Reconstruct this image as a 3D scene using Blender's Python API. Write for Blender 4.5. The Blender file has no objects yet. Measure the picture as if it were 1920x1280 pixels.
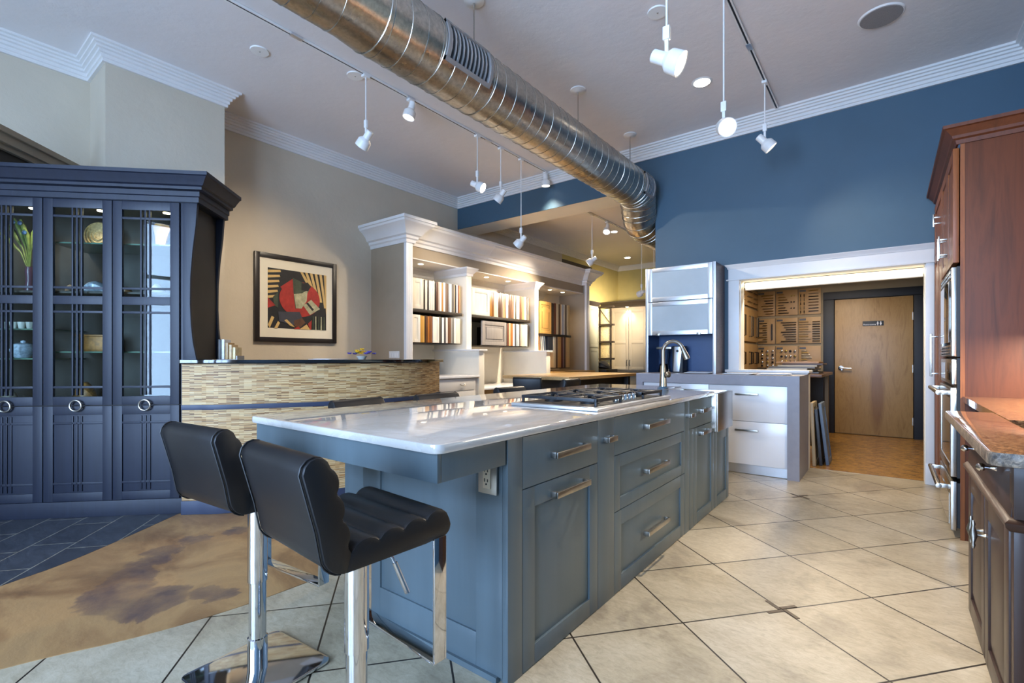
import bpy, bmesh, math, random
from mathutils import Vector, Matrix
random.seed(7)
SC = bpy.context.scene
COL = SC.collection
PI = math.pi

# ------------------------------------------------------------------ camera
YAW = math.atan2(706, 910)
cam = bpy.data.cameras.new('camera')
cam.sensor_width = 36.0
cam.lens = 910 / 1920 * 36
cam.shift_y = 30 / 1920
cam.clip_start = 0.05
camo = bpy.data.objects.new('camera', cam)
camo.location = (0, 0, 1.16)
camo.rotation_euler = (PI / 2, 0, YAW)
COL.objects.link(camo)
SC.camera = camo

# ------------------------------------------------------------------ exposure, sky, daylight
SC.view_settings.view_transform = 'Standard'
SC.view_settings.look = 'None'
SC.view_settings.gamma = 1
SC.view_settings.exposure = 1.0
SC.view_settings.use_curve_mapping = False
W = bpy.data.worlds.new('sky')
SC.world = W
W.use_nodes = True
W.node_tree.nodes['Background'].inputs[0].default_value = (0.50, 0.68, 1.0, 1)
W.node_tree.nodes['Background'].inputs[1].default_value = 1.2
DAY = (0.45, 0.66, 1.0)
WARM = (1.0, 0.84, 0.64)
try:
    SC.cycles.max_bounces = 10
    SC.cycles.diffuse_bounces = 8
    SC.cycles.glossy_bounces = 4
    SC.cycles.transmission_bounces = 6
    SC.cycles.sample_clamp_indirect = 6
    SC.cycles.caustics_reflective = False
    SC.cycles.caustics_refractive = False
except Exception:
    pass


def area_light(name, loc, rot, sx, sy, power, col, parent=None, spread=PI):
    l = bpy.data.lights.new(name, 'AREA')
    l.shape = 'RECTANGLE'
    l.size, l.size_y = sx, sy
    l.energy = power
    l.color = col
    l.spread = spread
    o = bpy.data.objects.new(name, l)
    o.location = loc
    o.rotation_euler = rot
    COL.objects.link(o)
    if parent: o.parent = parent
    return o


def spot_light(name, loc, aim, power, col, ang=80, blend=0.6, r=0.04, parent=None):
    l = bpy.data.lights.new(name, 'SPOT')
    l.energy = power
    l.color = col
    l.spot_size = math.radians(ang)
    l.spot_blend = blend
    l.shadow_soft_size = r
    o = bpy.data.objects.new(name, l)
    o.location = loc
    o.rotation_euler = Vector(aim).to_track_quat('-Z', 'Y').to_euler()
    COL.objects.link(o)
    if parent: o.parent = parent
    return o


# shop windows behind the camera let the daylight in
WIN_X = [(-3.2, -1.45), (-1.2, 0.55)]
WIN_Y = -3.2
for a, b in WIN_X:
    area_light('daylight', ((a + b) / 2, WIN_Y - 0.25, 1.85), (PI / 2, 0, 0), b - a, 2.7, 185, DAY)

# ------------------------------------------------------------------ colour helpers


def lin(h):
    h = h.lstrip('#')
    v = [int(h[i:i + 2], 16) / 255 for i in (0, 2, 4)]
    return tuple((c / 12.92 if c <= 0.04045 else ((c + 0.055) / 1.055) ** 2.4) for c in v) + (1,)


MATS = {}


class NT:
    def __init__(s, name):
        s.m = bpy.data.materials.new(name)
        s.m.use_nodes = True
        s.t = s.m.node_tree
        s.b = s.t.nodes['Principled BSDF']

    def n(s, typ, **kw):
        nd = s.t.nodes.new(typ)
        for k, v in kw.items():
            if k in nd.inputs: nd.inputs[k].default_value = v
            else: setattr(nd, k, v)
        return nd

    def l(s, a, ao, b, bi):
        s.t.links.new(a.outputs[ao], b.inputs[bi])

    def coords(s, kind='Object', rot=(0, 0, 0), scale=(1, 1, 1), loc=(0, 0, 0)):
        tc = s.n('ShaderNodeTexCoord')
        mp = s.n('ShaderNodeMapping')
        mp.inputs['Rotation'].default_value = rot
        mp.inputs['Scale'].default_value = scale
        mp.inputs['Location'].default_value = loc
        s.l(tc, kind, mp, 'Vector')
        return mp

    def noise(s, mp, scale, detail=4, rough=0.6, dist=0):
        nd = s.n('ShaderNodeTexNoise')
        nd.inputs['Scale'].default_value = scale
        nd.inputs['Detail'].default_value = detail
        nd.inputs['Roughness'].default_value = rough
        nd.inputs['Distortion'].default_value = dist
        s.l(mp, 0, nd, 'Vector')
        return nd

    def ramp(s, src, out, stops):
        r = s.n('ShaderNodeValToRGB')
        e = r.color_ramp.elements
        while len(e) < len(stops): e.new(0.5)
        for i, (p, c) in enumerate(stops):
            e[i].position = p
            e[i].color = lin(c) if isinstance(c, str) else c
        s.l(src, out, r, 'Fac')
        return r

    def bump(s, src, out, strength=0.2, dist=0.01):
        b = s.n('ShaderNodeBump')
        b.inputs['Strength'].default_value = strength
        b.inputs['Distance'].default_value = dist
        s.l(src, out, b, 'Height')
        s.l(b, 0, s.b, 'Normal')
        return b


def pmat(name, col, rough=0.5, metal=0.0, var=0.06, nscale=6, bump=0, bscale=60, coat=0, spec=0.5, stretch=(1, 1, 1), bdist=0.004):
    """painted / plain surface with a little procedural variation"""
    if name in MATS: return MATS[name]
    t = NT(name)
    c = lin(col) if isinstance(col, str) else col
    mp = t.coords(scale=stretch)
    nz = t.noise(mp, nscale)
    lo = tuple(max(0, x * (1 - var)) for x in c[:3]) + (1,)
    hi = tuple(min(1, x * (1 + var)) for x in c[:3]) + (1,)
    r = t.ramp(nz, 'Fac', [(0.3, lo), (0.7, hi)])
    t.l(r, 0, t.b, 'Base Color')
    t.b.inputs['Roughness'].default_value = rough
    t.b.inputs['Metallic'].default_value = metal
    t.b.inputs['Specular IOR Level'].default_value = spec
    t.b.inputs['Coat Weight'].default_value = coat
    t.b.inputs['Coat Roughness'].default_value = 0.08
    if bump:
        nb = t.noise(mp, bscale, 5)
        t.bump(nb, 'Fac', bump, bdist)
    MATS[name] = t.m
    return t.m


def wood(name, c1, c2, c3=None, scale=(1, 1, 1), gs=14, rough=0.35, coat=0.2, dist=1.5):
    """grain runs along the axis with the smallest scale"""
    if name in MATS: return MATS[name]
    t = NT(name)
    mp = t.coords(scale=scale)
    a = t.noise(mp, gs, 6, 0.65, dist)
    r = t.ramp(a, 'Fac', [(0.3, c1), (0.5, c2), (0.72, c3 or c1)])
    t.l(r, 0, t.b, 'Base Color')
    t.b.inputs['Roughness'].default_value = rough
    t.b.inputs['Coat Weight'].default_value = coat
    t.b.inputs['Coat Roughness'].default_value = 0.15
    t.b.inputs['Specular IOR Level'].default_value = 0.3
    t.bump(a, 'Fac', 0.05, 0.002)
    MATS[name] = t.m
    return t.m


def emat(name, col, strength):
    if name in MATS: return MATS[name]
    t = NT(name)
    t.b.inputs['Base Color'].default_value = (1, 1, 1, 1)
    t.b.inputs['Emission Color'].default_value = col + (1,)
    t.b.inputs['Emission Strength'].default_value = strength
    MATS[name] = t.m
    return t.m


# ------------------------------------------------------------------ materials
M_ceil = pmat('ceiling_plaster', '#e2dede', 0.85, var=0.03, nscale=1.2, bump=0.35, bscale=9, bdist=0.01)
M_beige = pmat('beige_stucco', '#c6bba8', 0.8, var=0.05, nscale=1.5, bump=0.4, bscale=12, bdist=0.01)
M_taupe = pmat('taupe_paint', '#a2937e', 0.7, var=0.03)
M_blue = pmat('blue_wall_paint', '#3f5a6d', 0.55, var=0.05, nscale=2.0, bump=0.1, bscale=30)
M_olive = pmat('olive_wall_paint', '#c2b272', 0.75, var=0.04)
M_white = pmat('white_trim_paint', '#dfdddb', 0.4, var=0.02)
M_cream = pmat('cream_paint', '#e6dfd0', 0.5, var=0.02)
M_navy = pmat('navy_stained_wood', '#1a1f2f', 0.5, var=0.18, nscale=30, bump=0.12, bscale=60, stretch=(1, 1, 0.06))
M_navydk = pmat('dark_cabinet_inside', '#2b2621', 0.5, var=0.2)
M_island = pmat('blue_grey_lacquer', '#566369', 0.34, var=0.05, nscale=18, stretch=(1, 1, 0.08))
M_leather = pmat('black_leather', '#0d0c0f', 0.42, var=0.2, bump=0.15, bscale=220, bdist=0.001)
M_thread = pmat('stitch_thread', '#0e0e11', 0.5)
M_chrome = pmat('polished_chrome', '#d6d6d8', 0.06, 1.0, var=0.01)
M_steel = pmat('brushed_steel', '#b6b2ab', 0.26, 1.0, var=0.12, nscale=30, stretch=(1, 1, 0.05))
M_nickel = pmat('satin_nickel', '#a9a49b', 0.3, 1.0, var=0.05)
M_alu = pmat('aluminium', '#d6d9de', 0.32, 0.85, var=0.04)
M_blk = pmat('black_gloss', '#0c0d11', 0.08, var=0.1, coat=0.5)
M_blkm = pmat('black_matte', '#15161a', 0.5, var=0.15)
M_iron = pmat('cast_iron', '#1b1d22', 0.45, 0.2, var=0.25, nscale=40, bump=0.1, bscale=150)
M_lamp = pmat('white_lamp_enamel', '#e9e8e6', 0.35, var=0.01)
M_bulb = emat('lit_bulb', (1.0, 0.93, 0.82), 6)
M_bulbdim = emat('lit_bulb_soft', (1.0, 0.93, 0.80), 2.2)
M_puck = emat('lit_puck', (1.0, 0.86, 0.58), 9)
M_led = emat('lit_strip', (1.0, 0.86, 0.55), 1.5)
M_greyc = pmat('grey_composite', '#8b8a93', 0.45, var=0.06, nscale=14, bump=0.05, bscale=90)
M_gloss = pmat('white_gloss_lacquer', '#e7e7ea', 0.18, var=0.01)
M_bluein = pmat('blue_laminate', '#2f4a75', 0.4, var=0.06)
M_dkgrain = wood('grey_brown_veneer', '#4d4548', '#6b6061', '#3d383c', (0.15, 1, 6), 8, 0.35)
M_black_trim = pmat('black_navy_frame', '#101119', 0.55, var=0.15)
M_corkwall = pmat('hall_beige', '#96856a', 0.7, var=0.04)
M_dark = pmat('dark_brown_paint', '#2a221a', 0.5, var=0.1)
M_paper = pmat('white_paper', '#e4e4e6', 0.6, var=0.03)
M_frost = pmat('frosted_glass', '#a9b4bb', 0.25, var=0.08, nscale=2, coat=0.3)
M_cherry = wood('cherry_wood', '#4a2615', '#552d19', '#3f2011', (6, 6, 0.5), 3, 0.5, 0.0, 0.8)
M_cherryh = wood('cherry_wood_door', '#6b3c1e', '#7d4a25', '#593018', (6, 6, 0.5), 4, 0.42, 0.05, 0.8)
M_espresso = wood('espresso_wood', '#2a1a12', '#342018', '#21140e', (6, 6, 0.4), 4, 0.38, 0.08, 0.5)
M_birch = None
M_maple = wood('maple_wood', '#c79a5a', '#d6ab6c', '#b98a4b', (8, 8, 0.5), 4, 0.35)
M_butcher = wood('oak_table_top', '#b18c5c', '#c7a675', '#a17c4e', (4, 0.4, 4), 5, 0.3, 0.3)
M_corkf = None


def mat_floor_tile():
    t = NT('cream_tile')
    # grid measured on the floor: 0.508 m tiles turned about 39.5 degrees
    mp = t.coords(rot=(0, 0, math.radians(39.5)), loc=(0, 0, 0))
    a = math.radians(39.5)
    x, y = -0.388, 2.527
    u, v = x * math.cos(a) - y * math.sin(a), x * math.sin(a) + y * math.cos(a)
    mp.inputs['Location'].default_value = (-u, -v, 0)
    br = t.n('ShaderNodeTexBrick')
    br.offset = 0.0
    br.inputs['Scale'].default_value = 1
    br.inputs['Brick Width'].default_value = 0.508
    br.inputs['Row Height'].default_value = 0.508
    br.inputs['Mortar Size'].default_value = 0.0042
    br.inputs['Mortar Smooth'].default_value = 0.15
    br.inputs['Color1'].default_value = lin('#d3cbbb')
    br.inputs['Color2'].default_value = lin('#c6bdaa')
    br.inputs['Mortar'].default_value = lin('#2c231b')
    t.l(mp, 0, br, 'Vector')
    big = t.noise(mp, 2.3, 6, 0.65, 0.6)
    fine = t.noise(t.coords(rot=(0, 0, 0.3), scale=(1, 2.2, 1)), 20, 8, 0.8, 0.8)
    rb = t.ramp(big, 'Fac', [(0.36, '#8c7c64'), (0.47, '#d2c9b6'), (0.62, '#f6f2ea')])
    rf = t.ramp(fine, 'Fac', [(0.30, '#a3967c'), (0.52, '#e6dfd0'), (0.72, '#ffffff')])
    m1 = t.n('ShaderNodeMix', data_type='RGBA', blend_type='MULTIPLY')
    m1.inputs[0].default_value = 0.55
    t.l(br, 'Color', m1, 6)
    t.l(rb, 0, m1, 7)
    m2 = t.n('ShaderNodeMix', data_type='RGBA', blend_type='MULTIPLY')
    m2.inputs[0].default_value = 0.6
    t.l(m1, 2, m2, 6)
    t.l(rf, 0, m2, 7)
    t.l(m2, 2, t.b, 'Base Color')
    t.b.inputs['Roughness'].default_value = 0.32
    inv = t.n('ShaderNodeMath', operation='MULTIPLY')
    inv.inputs[1].default_value = -1.0
    t.l(br, 'Fac', inv, 0)
    t.bump(inv, 0, 0.6, 0.003)
    return t.m


def mat_slate():
    t = NT('blue_grey_slate')
    mp = t.coords(rot=(0, 0, math.radians(39.5)), loc=(0.1, 0.07, 0))
    br = t.n('ShaderNodeTexBrick')
    br.offset = 0.42
    br.squash = 0.62
    br.squash_frequency = 3
    br.inputs['Scale'].default_value = 1
    br.inputs['Brick Width'].default_value = 0.62
    br.inputs['Row Height'].default_value = 0.24
    br.inputs['Mortar Size'].default_value = 0.004
    br.inputs['Color1'].default_value = lin('#4a4e56')
    br.inputs['Color2'].default_value = lin('#3e4148')
    br.inputs['Mortar'].default_value = lin('#a09a8a')
    t.l(mp, 0, br, 'Vector')
    nz = t.noise(t.coords(rot=(0, 0, 0.7), scale=(1, 3, 1)), 6, 7, 0.7, 0.8)
    r = t.ramp(nz, 'Fac', [(0.35, '#8d8f96'), (0.7, '#ffffff')])
    m = t.n('ShaderNodeMix', data_type='RGBA', blend_type='MULTIPLY')
    m.inputs[0].default_value = 0.7
    t.l(br, 'Color', m, 6)
    t.l(r, 0, m, 7)
    t.l(m, 2, t.b, 'Base Color')
    t.b.inputs['Roughness'].default_value = 0.35
    t.bump(nz, 'Fac', 0.25, 0.004)
    return t.m


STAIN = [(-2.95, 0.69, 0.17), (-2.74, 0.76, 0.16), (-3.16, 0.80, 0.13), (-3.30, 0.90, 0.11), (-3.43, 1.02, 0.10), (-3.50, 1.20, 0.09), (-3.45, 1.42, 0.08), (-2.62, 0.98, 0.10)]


def mat_concrete():
    t = NT('stained_concrete')
    mp = t.coords(rot=(0, 0, 0.75), scale=(1, 1.5, 1))
    n1 = t.noise(mp, 1.6, 7, 0.62, 1.2)
    base = t.ramp(n1, 'Fac', [(0.28, '#6e4f32'), (0.44, '#8f6a44'), (0.57, '#a98457'), (0.75, '#997750')])
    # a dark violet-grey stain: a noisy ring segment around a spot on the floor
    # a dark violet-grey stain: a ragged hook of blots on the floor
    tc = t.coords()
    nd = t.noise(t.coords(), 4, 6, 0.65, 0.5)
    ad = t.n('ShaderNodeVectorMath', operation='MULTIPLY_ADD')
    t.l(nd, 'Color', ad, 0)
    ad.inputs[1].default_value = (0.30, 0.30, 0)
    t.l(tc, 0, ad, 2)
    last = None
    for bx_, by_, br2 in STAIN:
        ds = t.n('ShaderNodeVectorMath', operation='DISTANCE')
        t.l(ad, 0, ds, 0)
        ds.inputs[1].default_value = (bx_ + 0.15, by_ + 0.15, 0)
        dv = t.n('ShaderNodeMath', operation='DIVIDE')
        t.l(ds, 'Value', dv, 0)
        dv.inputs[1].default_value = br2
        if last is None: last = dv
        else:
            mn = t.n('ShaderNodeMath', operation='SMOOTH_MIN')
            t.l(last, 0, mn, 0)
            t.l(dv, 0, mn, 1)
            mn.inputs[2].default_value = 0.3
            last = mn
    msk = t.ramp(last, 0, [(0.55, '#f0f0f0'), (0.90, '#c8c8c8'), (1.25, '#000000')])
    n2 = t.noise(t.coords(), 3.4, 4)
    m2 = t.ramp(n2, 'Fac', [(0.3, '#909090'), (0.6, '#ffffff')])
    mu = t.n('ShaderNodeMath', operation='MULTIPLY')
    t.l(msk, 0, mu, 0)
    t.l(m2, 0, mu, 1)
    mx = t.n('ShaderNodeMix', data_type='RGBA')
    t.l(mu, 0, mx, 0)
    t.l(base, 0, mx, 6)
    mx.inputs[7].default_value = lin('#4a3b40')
    t.l(mx, 2, t.b, 'Base Color')
    t.b.inputs['Roughness'].default_value = 0.4
    nb = t.noise(t.coords(scale=(1, 1.6, 1)), 22, 6, 0.7)
    t.bump(nb, 'Fac', 0.35, 0.004)
    return t.m


def mat_strips():
    t = NT('stacked_stone_strips')
    tc = t.n('ShaderNodeTexCoord')
    br = t.n('ShaderNodeTexBrick')
    br.offset = 0.37
    br.inputs['Scale'].default_value = 1
    br.inputs['Brick Width'].default_value = 0.085
    br.inputs['Row Height'].default_value = 0.0052
    br.inputs['Mortar Size'].default_value = 0.0006
    br.inputs['Color1'].default_value = (0, 0, 0, 1)
    br.inputs['Color2'].default_value = (1, 1, 1, 1)
    br.inputs['Mortar'].default_value = (0.2, 0.2, 0.2, 1)
    t.l(tc, 'UV', br, 'Vector')
    r = t.ramp(br, 'Color', [(0.0, '#5a3c26'), (0.12, '#8e6438'), (0.26, '#c79f68'), (0.5, '#e2c592'), (0.66, '#ad8250'), (0.84, '#e8cfa0'), (1.0, '#5c3a1e')])
    t.l(r, 0, t.b, 'Base Color')
    t.b.inputs['Roughness'].default_value = 0.5
    t.bump(br, 'Color', 0.4, 0.003)
    return t.m


def mat_quartz():
    t = NT('white_quartz')
    mp = t.coords(scale=(1, 0.5, 1), rot=(0, 0, 0.5))
    n = t.noise(mp, 2.2, 8, 0.7, 2.2)
    r = t.ramp(n, 'Fac', [(0.40, '#c6c2bd'), (0.495, '#bcb7b1'), (0.53, '#c6c2bd'), (0.75, '#c0bbb5')])
    t.l(r, 0, t.b, 'Base Color')
    t.b.inputs['Roughness'].default_value = 0.05
    t.b.inputs['Specular IOR Level'].default_value = 0.75
    t.b.inputs['Coat Weight'].default_value = 0.6
    t.b.inputs['Coat Roughness'].default_value = 0.03
    return t.m


def mat_granite():
    t = NT('brown_granite')
    mp = t.coords(scale=(1.6, 8, 4), rot=(0, 0, 0.08))
    n = t.noise(mp, 9, 8, 0.75, 0.8)
    r = t.ramp(n, 'Fac', [(0.34, '#33271f'), (0.44, '#7a5236'), (0.52, '#a87c52'), (0.60, '#7c573b'), (0.72, '#c39c74')])
    n2 = t.noise(t.coords(), 90, 4, 0.7)
    r2 = t.ramp(n2, 'Fac', [(0.40, '#54493f'), (0.55, '#ffffff')])
    m = t.n('ShaderNodeMix', data_type='RGBA', blend_type='MULTIPLY')
    m.inputs[0].default_value = 0.6
    t.l(r, 0, m, 6)
    t.l(r2, 0, m, 7)
    t.l(m, 2, t.b, 'Base Color')
    t.b.inputs['Roughness'].default_value = 0.07
    t.b.inputs['Coat Weight'].default_value = 0.5
    return t.m


def mat_cork():
    t = NT('cork_floor')
    mp = t.coords(scale=(1, 5, 1))
    n = t.noise(mp, 9, 8, 0.75, 0.6)
    r = t.ramp(n, 'Fac', [(0.32, '#543818'), (0.46, '#8b6129'), (0.58, '#ad8040'), (0.72, '#c79a54')])
    t.l(r, 0, t.b, 'Base Color')
    t.b.inputs['Roughness'].default_value = 0.25
    return t.m


def mat_glass():
    t = NT('cabinet_glass')
    t.b.inputs['Base Color'].default_value = (0.9, 0.97, 0.95, 1)
    out = t.t.nodes['Material Output']
    tr = t.n('ShaderNodeBsdfTransparent')
    tr.inputs[0].default_value = (0.92, 0.97, 0.95, 1)
    gl = t.n('ShaderNodeBsdfGlossy')
    gl.inputs['Roughness'].default_value = 0.015
    fr = t.n('ShaderNodeFresnel')
    fr.inputs[0].default_value = 1.33
    mx = t.n('ShaderNodeMixShader')
    t.l(fr, 0, mx, 0)
    t.l(tr, 0, mx, 1)
    t.l(gl, 0, mx, 2)
    t.l(mx, 0, out, 'Surface')
    return t.m


def mat_birch():
    t = NT('birch_veneer')
    mp = t.coords(scale=(3, 1, 0.5))
    a = t.noise(mp, 3, 6, 0.65, 2.5)
    r = t.ramp(a, 'Fac', [(0.3, '#957142'), (0.5, '#a5814e'), (0.72, '#8b683b')])
    # the long almond-shaped figure in the veneer
    tc = t.coords(scale=(9.5, 0, 1.45), loc=(1.1, 0, -0.95))
    nz = t.noise(t.coords(scale=(4, 1, 1)), 5, 4)
    ad = t.n('ShaderNodeVectorMath', operation='MULTIPLY_ADD')
    t.l(nz, 'Color', ad, 0)
    ad.inputs[1].default_value = (0.3, 0, 0.1)
    t.l(tc, 0, ad, 2)
    ln = t.n('ShaderNodeVectorMath', operation='LENGTH')
    t.l(ad, 0, ln, 0)
    k = t.ramp(ln, 'Value', [(0.55, '#d8d8d8'), (0.95, '#000000')])
    mx = t.n('ShaderNodeMix', data_type='RGBA')
    t.l(k, 0, mx, 0)
    t.l(r, 0, mx, 6)
    mx.inputs[7].default_value = lin('#744a24')
    t.l(mx, 2, t.b, 'Base Color')
    t.b.inputs['Roughness'].default_value = 0.4
    return t.m


def mat_duct():
    t = NT('galvanised_duct')
    mp = t.coords()
    n = t.noise(mp, 38, 5, 0.7)
    r = t.ramp(n, 'Fac', [(0.35, '#a5a097'), (0.65, '#c4beb4')])
    t.l(r, 0, t.b, 'Base Color')
    t.b.inputs['Metallic'].default_value = 1
    n2 = t.noise(mp, 3, 3)
    rr = t.ramp(n2, 'Fac', [(0.3, (0.25, 0.25, 0.25, 1)), (0.7, (0.36, 0.36, 0.36, 1))])
    t.l(rr, 0, t.b, 'Roughness')
    nb = t.noise(t.coords(scale=(1, 2, 1)), 5, 3)
    t.bump(nb, 'Fac', 0.06, 0.02)
    return t.m


M_tile, M_slate, M_conc, M_strip = mat_floor_tile(), mat_slate(), mat_concrete(), mat_strips()
M_birch = mat_birch()
M_quartz, M_gran, M_cork, M_glass, M_duct = mat_quartz(), mat_granite(), mat_cork(), mat_glass(), mat_duct()

# ------------------------------------------------------------------ mesh building


class MB:
    def __init__(s): s.bm = bmesh.new()

    def box(s, x0, x1, y0, y1, z0, z1, mi=0, bev=0):
        r = bmesh.ops.create_cube(s.bm, size=1)
        vs = r['verts']
        bmesh.ops.scale(s.bm, verts=vs, vec=(abs(x1 - x0), abs(y1 - y0), abs(z1 - z0)))
        bmesh.ops.translate(s.bm, verts=vs, vec=((x0 + x1) / 2, (y0 + y1) / 2, (z0 + z1) / 2))
        fs = {f for v in vs for f in v.link_faces}
        for f in fs: f.material_index = mi
        if bev:
            es = list({e for v in vs for e in v.link_edges})
            bmesh.ops.bevel(s.bm, geom=es, offset=bev, segments=2, profile=0.5, affect='EDGES', clamp_overlap=True)
        return s

    def rings(s, rings, cap=True, closed_u=True, mi=0, loop=False):
        """skin a list of rings (each a list of points)"""
        R = [[s.bm.verts.new(p) for p in r] for r in rings]
        n = len(R[0])
        rng = range(len(R)) if loop else range(len(R) - 1)
        for i in rng:
            A, B = R[i], R[(i + 1) % len(R)]
            for j in range(n if closed_u else n - 1):
                k = (j + 1) % n
                try:
                    f = s.bm.faces.new((A[j], A[k], B[k], B[j]))
                    f.material_index = mi
                except ValueError: pass
        if cap and not loop:
            for r, rev in ((R[0], True), (R[-1], False)):
                try:
                    f = s.bm.faces.new(list(reversed(r)) if rev else r)
                    f.material_index = mi
                except ValueError: pass
        return s

    def cyl(s, p0, p1, r0, r1=None, n=20, mi=0, cap=True):
        r1 = r0 if r1 is None else r1
        return s.lathe(p0, p1, [(0, r0), (1, r1)], n, mi, cap)

    def lathe(s, p0, p1, prof, n=24, mi=0, cap=True):
        """prof: (t along p0->p1 in 0..1, radius)"""
        p0, p1 = Vector(p0), Vector(p1)
        d = p1 - p0
        ax = d.normalized()
        u = ax.orthogonal().normalized()
        v = ax.cross(u)
        rr = []
        for t, r in prof:
            c = p0 + d * t
            rr.append([c + (u * math.cos(a) + v * math.sin(a)) * max(r, 1e-5) for a in (2 * PI * i / n for i in range(n))])
        return s.rings(rr, cap, mi=mi)

    def tube(s, path, r, n=12, mi=0, cap=True, loop=False):
        P = [Vector(p) for p in path]
        rad = r if isinstance(r, (list, tuple)) else [r] * len(P)
        rr = []
        u = None
        for i, p in enumerate(P):
            if loop: t = P[(i + 1) % len(P)] - P[i - 1]
            else: t = P[min(i + 1, len(P) - 1)] - P[max(i - 1, 0)]
            t.normalize()
            if u is None: u = t.orthogonal().normalized()
            else:
                u = u - t * u.dot(t)
                u = u.normalized() if u.length > 1e-6 else t.orthogonal().normalized()
            v = t.cross(u)
            rr.append([p + (u * math.cos(a) + v * math.sin(a)) * rad[i] for a in (2 * PI * k / n for k in range(n))])
        return s.rings(rr, cap, mi=mi, loop=loop)

    def prism(s, poly, a, b, axis='z', mi=0):
        """extrude a 2-D polygon along an axis; axis x: poly=(y,z); y: (x,z); z: (x,y)"""
        def P(p, h):
            return {'x': (h, p[0], p[1]), 'y': (p[0], h, p[1]), 'z': (p[0], p[1], h)}[axis]
        A = [s.bm.verts.new(P(p, a)) for p in poly]
        B = [s.bm.verts.new(P(p, b)) for p in poly]
        n = len(poly)
        fs = []
        for i in range(n):
            fs.append(s.bm.faces.new((A[i], A[(i + 1) % n], B[(i + 1) % n], B[i])))
        fs.append(s.bm.faces.new(A[::-1]))
        fs.append(s.bm.faces.new(B))
        for f in fs: f.material_index = mi
        return s

    def mould(s, path, prof, mi=0, side=1, closed=False):
        """sweep a moulding profile (out, z) along an XY path with mitred corners; out is to the right of travel * side"""
        P = [Vector((p[0], p[1])) for p in path]
        n = len(P)

        def nrm(a, b):
            d = (b - a).normalized()
            return Vector((d.y, -d.x)) * side
        rr = []
        for i in range(n):
            if closed: n0, n1 = nrm(P[i - 1], P[i]), nrm(P[i], P[(i + 1) % n])
            else:
                n0 = nrm(P[i - 1], P[i]) if i else nrm(P[0], P[1])
                n1 = nrm(P[i], P[i + 1]) if i < n - 1 else n0
            m = (n0 + n1)
            m = m / max(0.2, (1 + n0.dot(n1)))
            rr.append([(P[i].x + m.x * o, P[i].y + m.y * o, z) for o, z in prof])
        return s.rings(rr, True, mi=mi, loop=closed)

    def frame(s, x0, x1, z0, z1, w, y0, y1, axis='y', mi=0):
        """flat rectangular frame (picture-frame like) facing an axis"""
        for a, b, c, d in ((x0, x0 + w, z0, z1), (x1 - w, x1, z0, z1), (x0 + w, x1 - w, z0, z0 + w), (x0 + w, x1 - w, z1 - w, z1)):
            if axis == 'y': s.box(a, b, y0, y1, c, d, mi)
            else: s.box(y0, y1, a, b, c, d, mi)
        return s

    def move(s, loc=(0, 0, 0), rz=0):
        m = Matrix.Translation(loc) @ Matrix.Rotation(rz, 4, 'Z')
        s.bm.transform(m)
        return s

    def build(s, name, mats, parent=None, bev=0, smooth=35, world=True, uv=None):
        bm = s.bm
        bmesh.ops.recalc_face_normals(bm, faces=bm.faces)
        if bev:
            es = [e for e in bm.edges if e.is_manifold and e.calc_face_angle(0) > 0.6]
            bmesh.ops.bevel(bm, geom=es, offset=bev, segments=2, profile=0.6, affect='EDGES', clamp_overlap=True)
        if parent is not None and world:
            # part given in room coordinates: bring it into its thing's own frame
            top = parent
            while top.parent: top = top.parent
            m = Matrix.Translation(top.location) @ Matrix.Rotation(top.rotation_euler.z, 4, 'Z')
            bm.transform(m.inverted())
        me = bpy.data.meshes.new(name)
        if uv: uv(bm)
        bm.to_mesh(me)
        bm.free()
        if smooth:
            me.polygons.foreach_set('use_smooth', [True] * len(me.polygons))
            me.set_sharp_from_angle(angle=math.radians(smooth))
        for m in (mats if isinstance(mats, (list, tuple)) else [mats]): me.materials.append(m)
        o = bpy.data.objects.new(name, me)
        COL.objects.link(o)
        if parent is not None: o.parent = parent
        return o


def tag(o, label, cat, group=None):
    o['label'] = label
    o['category'] = cat
    o['kind'] = 'thing'
    if group: o['group'] = group
    return o


def thing(name, label, cat, loc=(0, 0, 0), rz=0, group=None):
    o = bpy.data.objects.new(name, None)
    o.empty_display_size = 0.1
    o.location = loc
    o.rotation_euler = (0, 0, rz)
    COL.objects.link(o)
    return tag(o, label, cat, group)


def struct(o):
    o['kind'] = 'structure'
    return o


def copy_tree(o, parent=None):
    c = o.copy()
    COL.objects.link(c)
    if parent is not None: c.parent = parent
    for ch in list(o.children): copy_tree(ch, c)
    return c


def bx(name, m, dims, parent=None, bev=0, world=True):
    return MB().box(*dims).build(name, m, parent, bev, world=world)


def arc(cx, cy, r, a0, a1, n):
    return [(cx + r * math.cos(math.radians(a0 + (a1 - a0) * i / n)), cy + r * math.sin(math.radians(a0 + (a1 - a0) * i / n))) for i in range(n + 1)]


def crom(P, n=8):
    out = []
    Q = [P[0]] + list(P) + [P[-1]]
    for i in range(1, len(Q) - 2):
        p0, p1, p2, p3 = [Vector(q) for q in Q[i - 1:i + 3]]
        for k in range(n):
            t = k / n
            out.append(0.5 * ((2 * p1) + (p2 - p0) * t + (2 * p0 - 5 * p1 + 4 * p2 - p3) * t * t + (3 * p1 - p0 - 3 * p2 + p3) * t ** 3))
    out.append(Vector(P[-1]))
    return out


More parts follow.
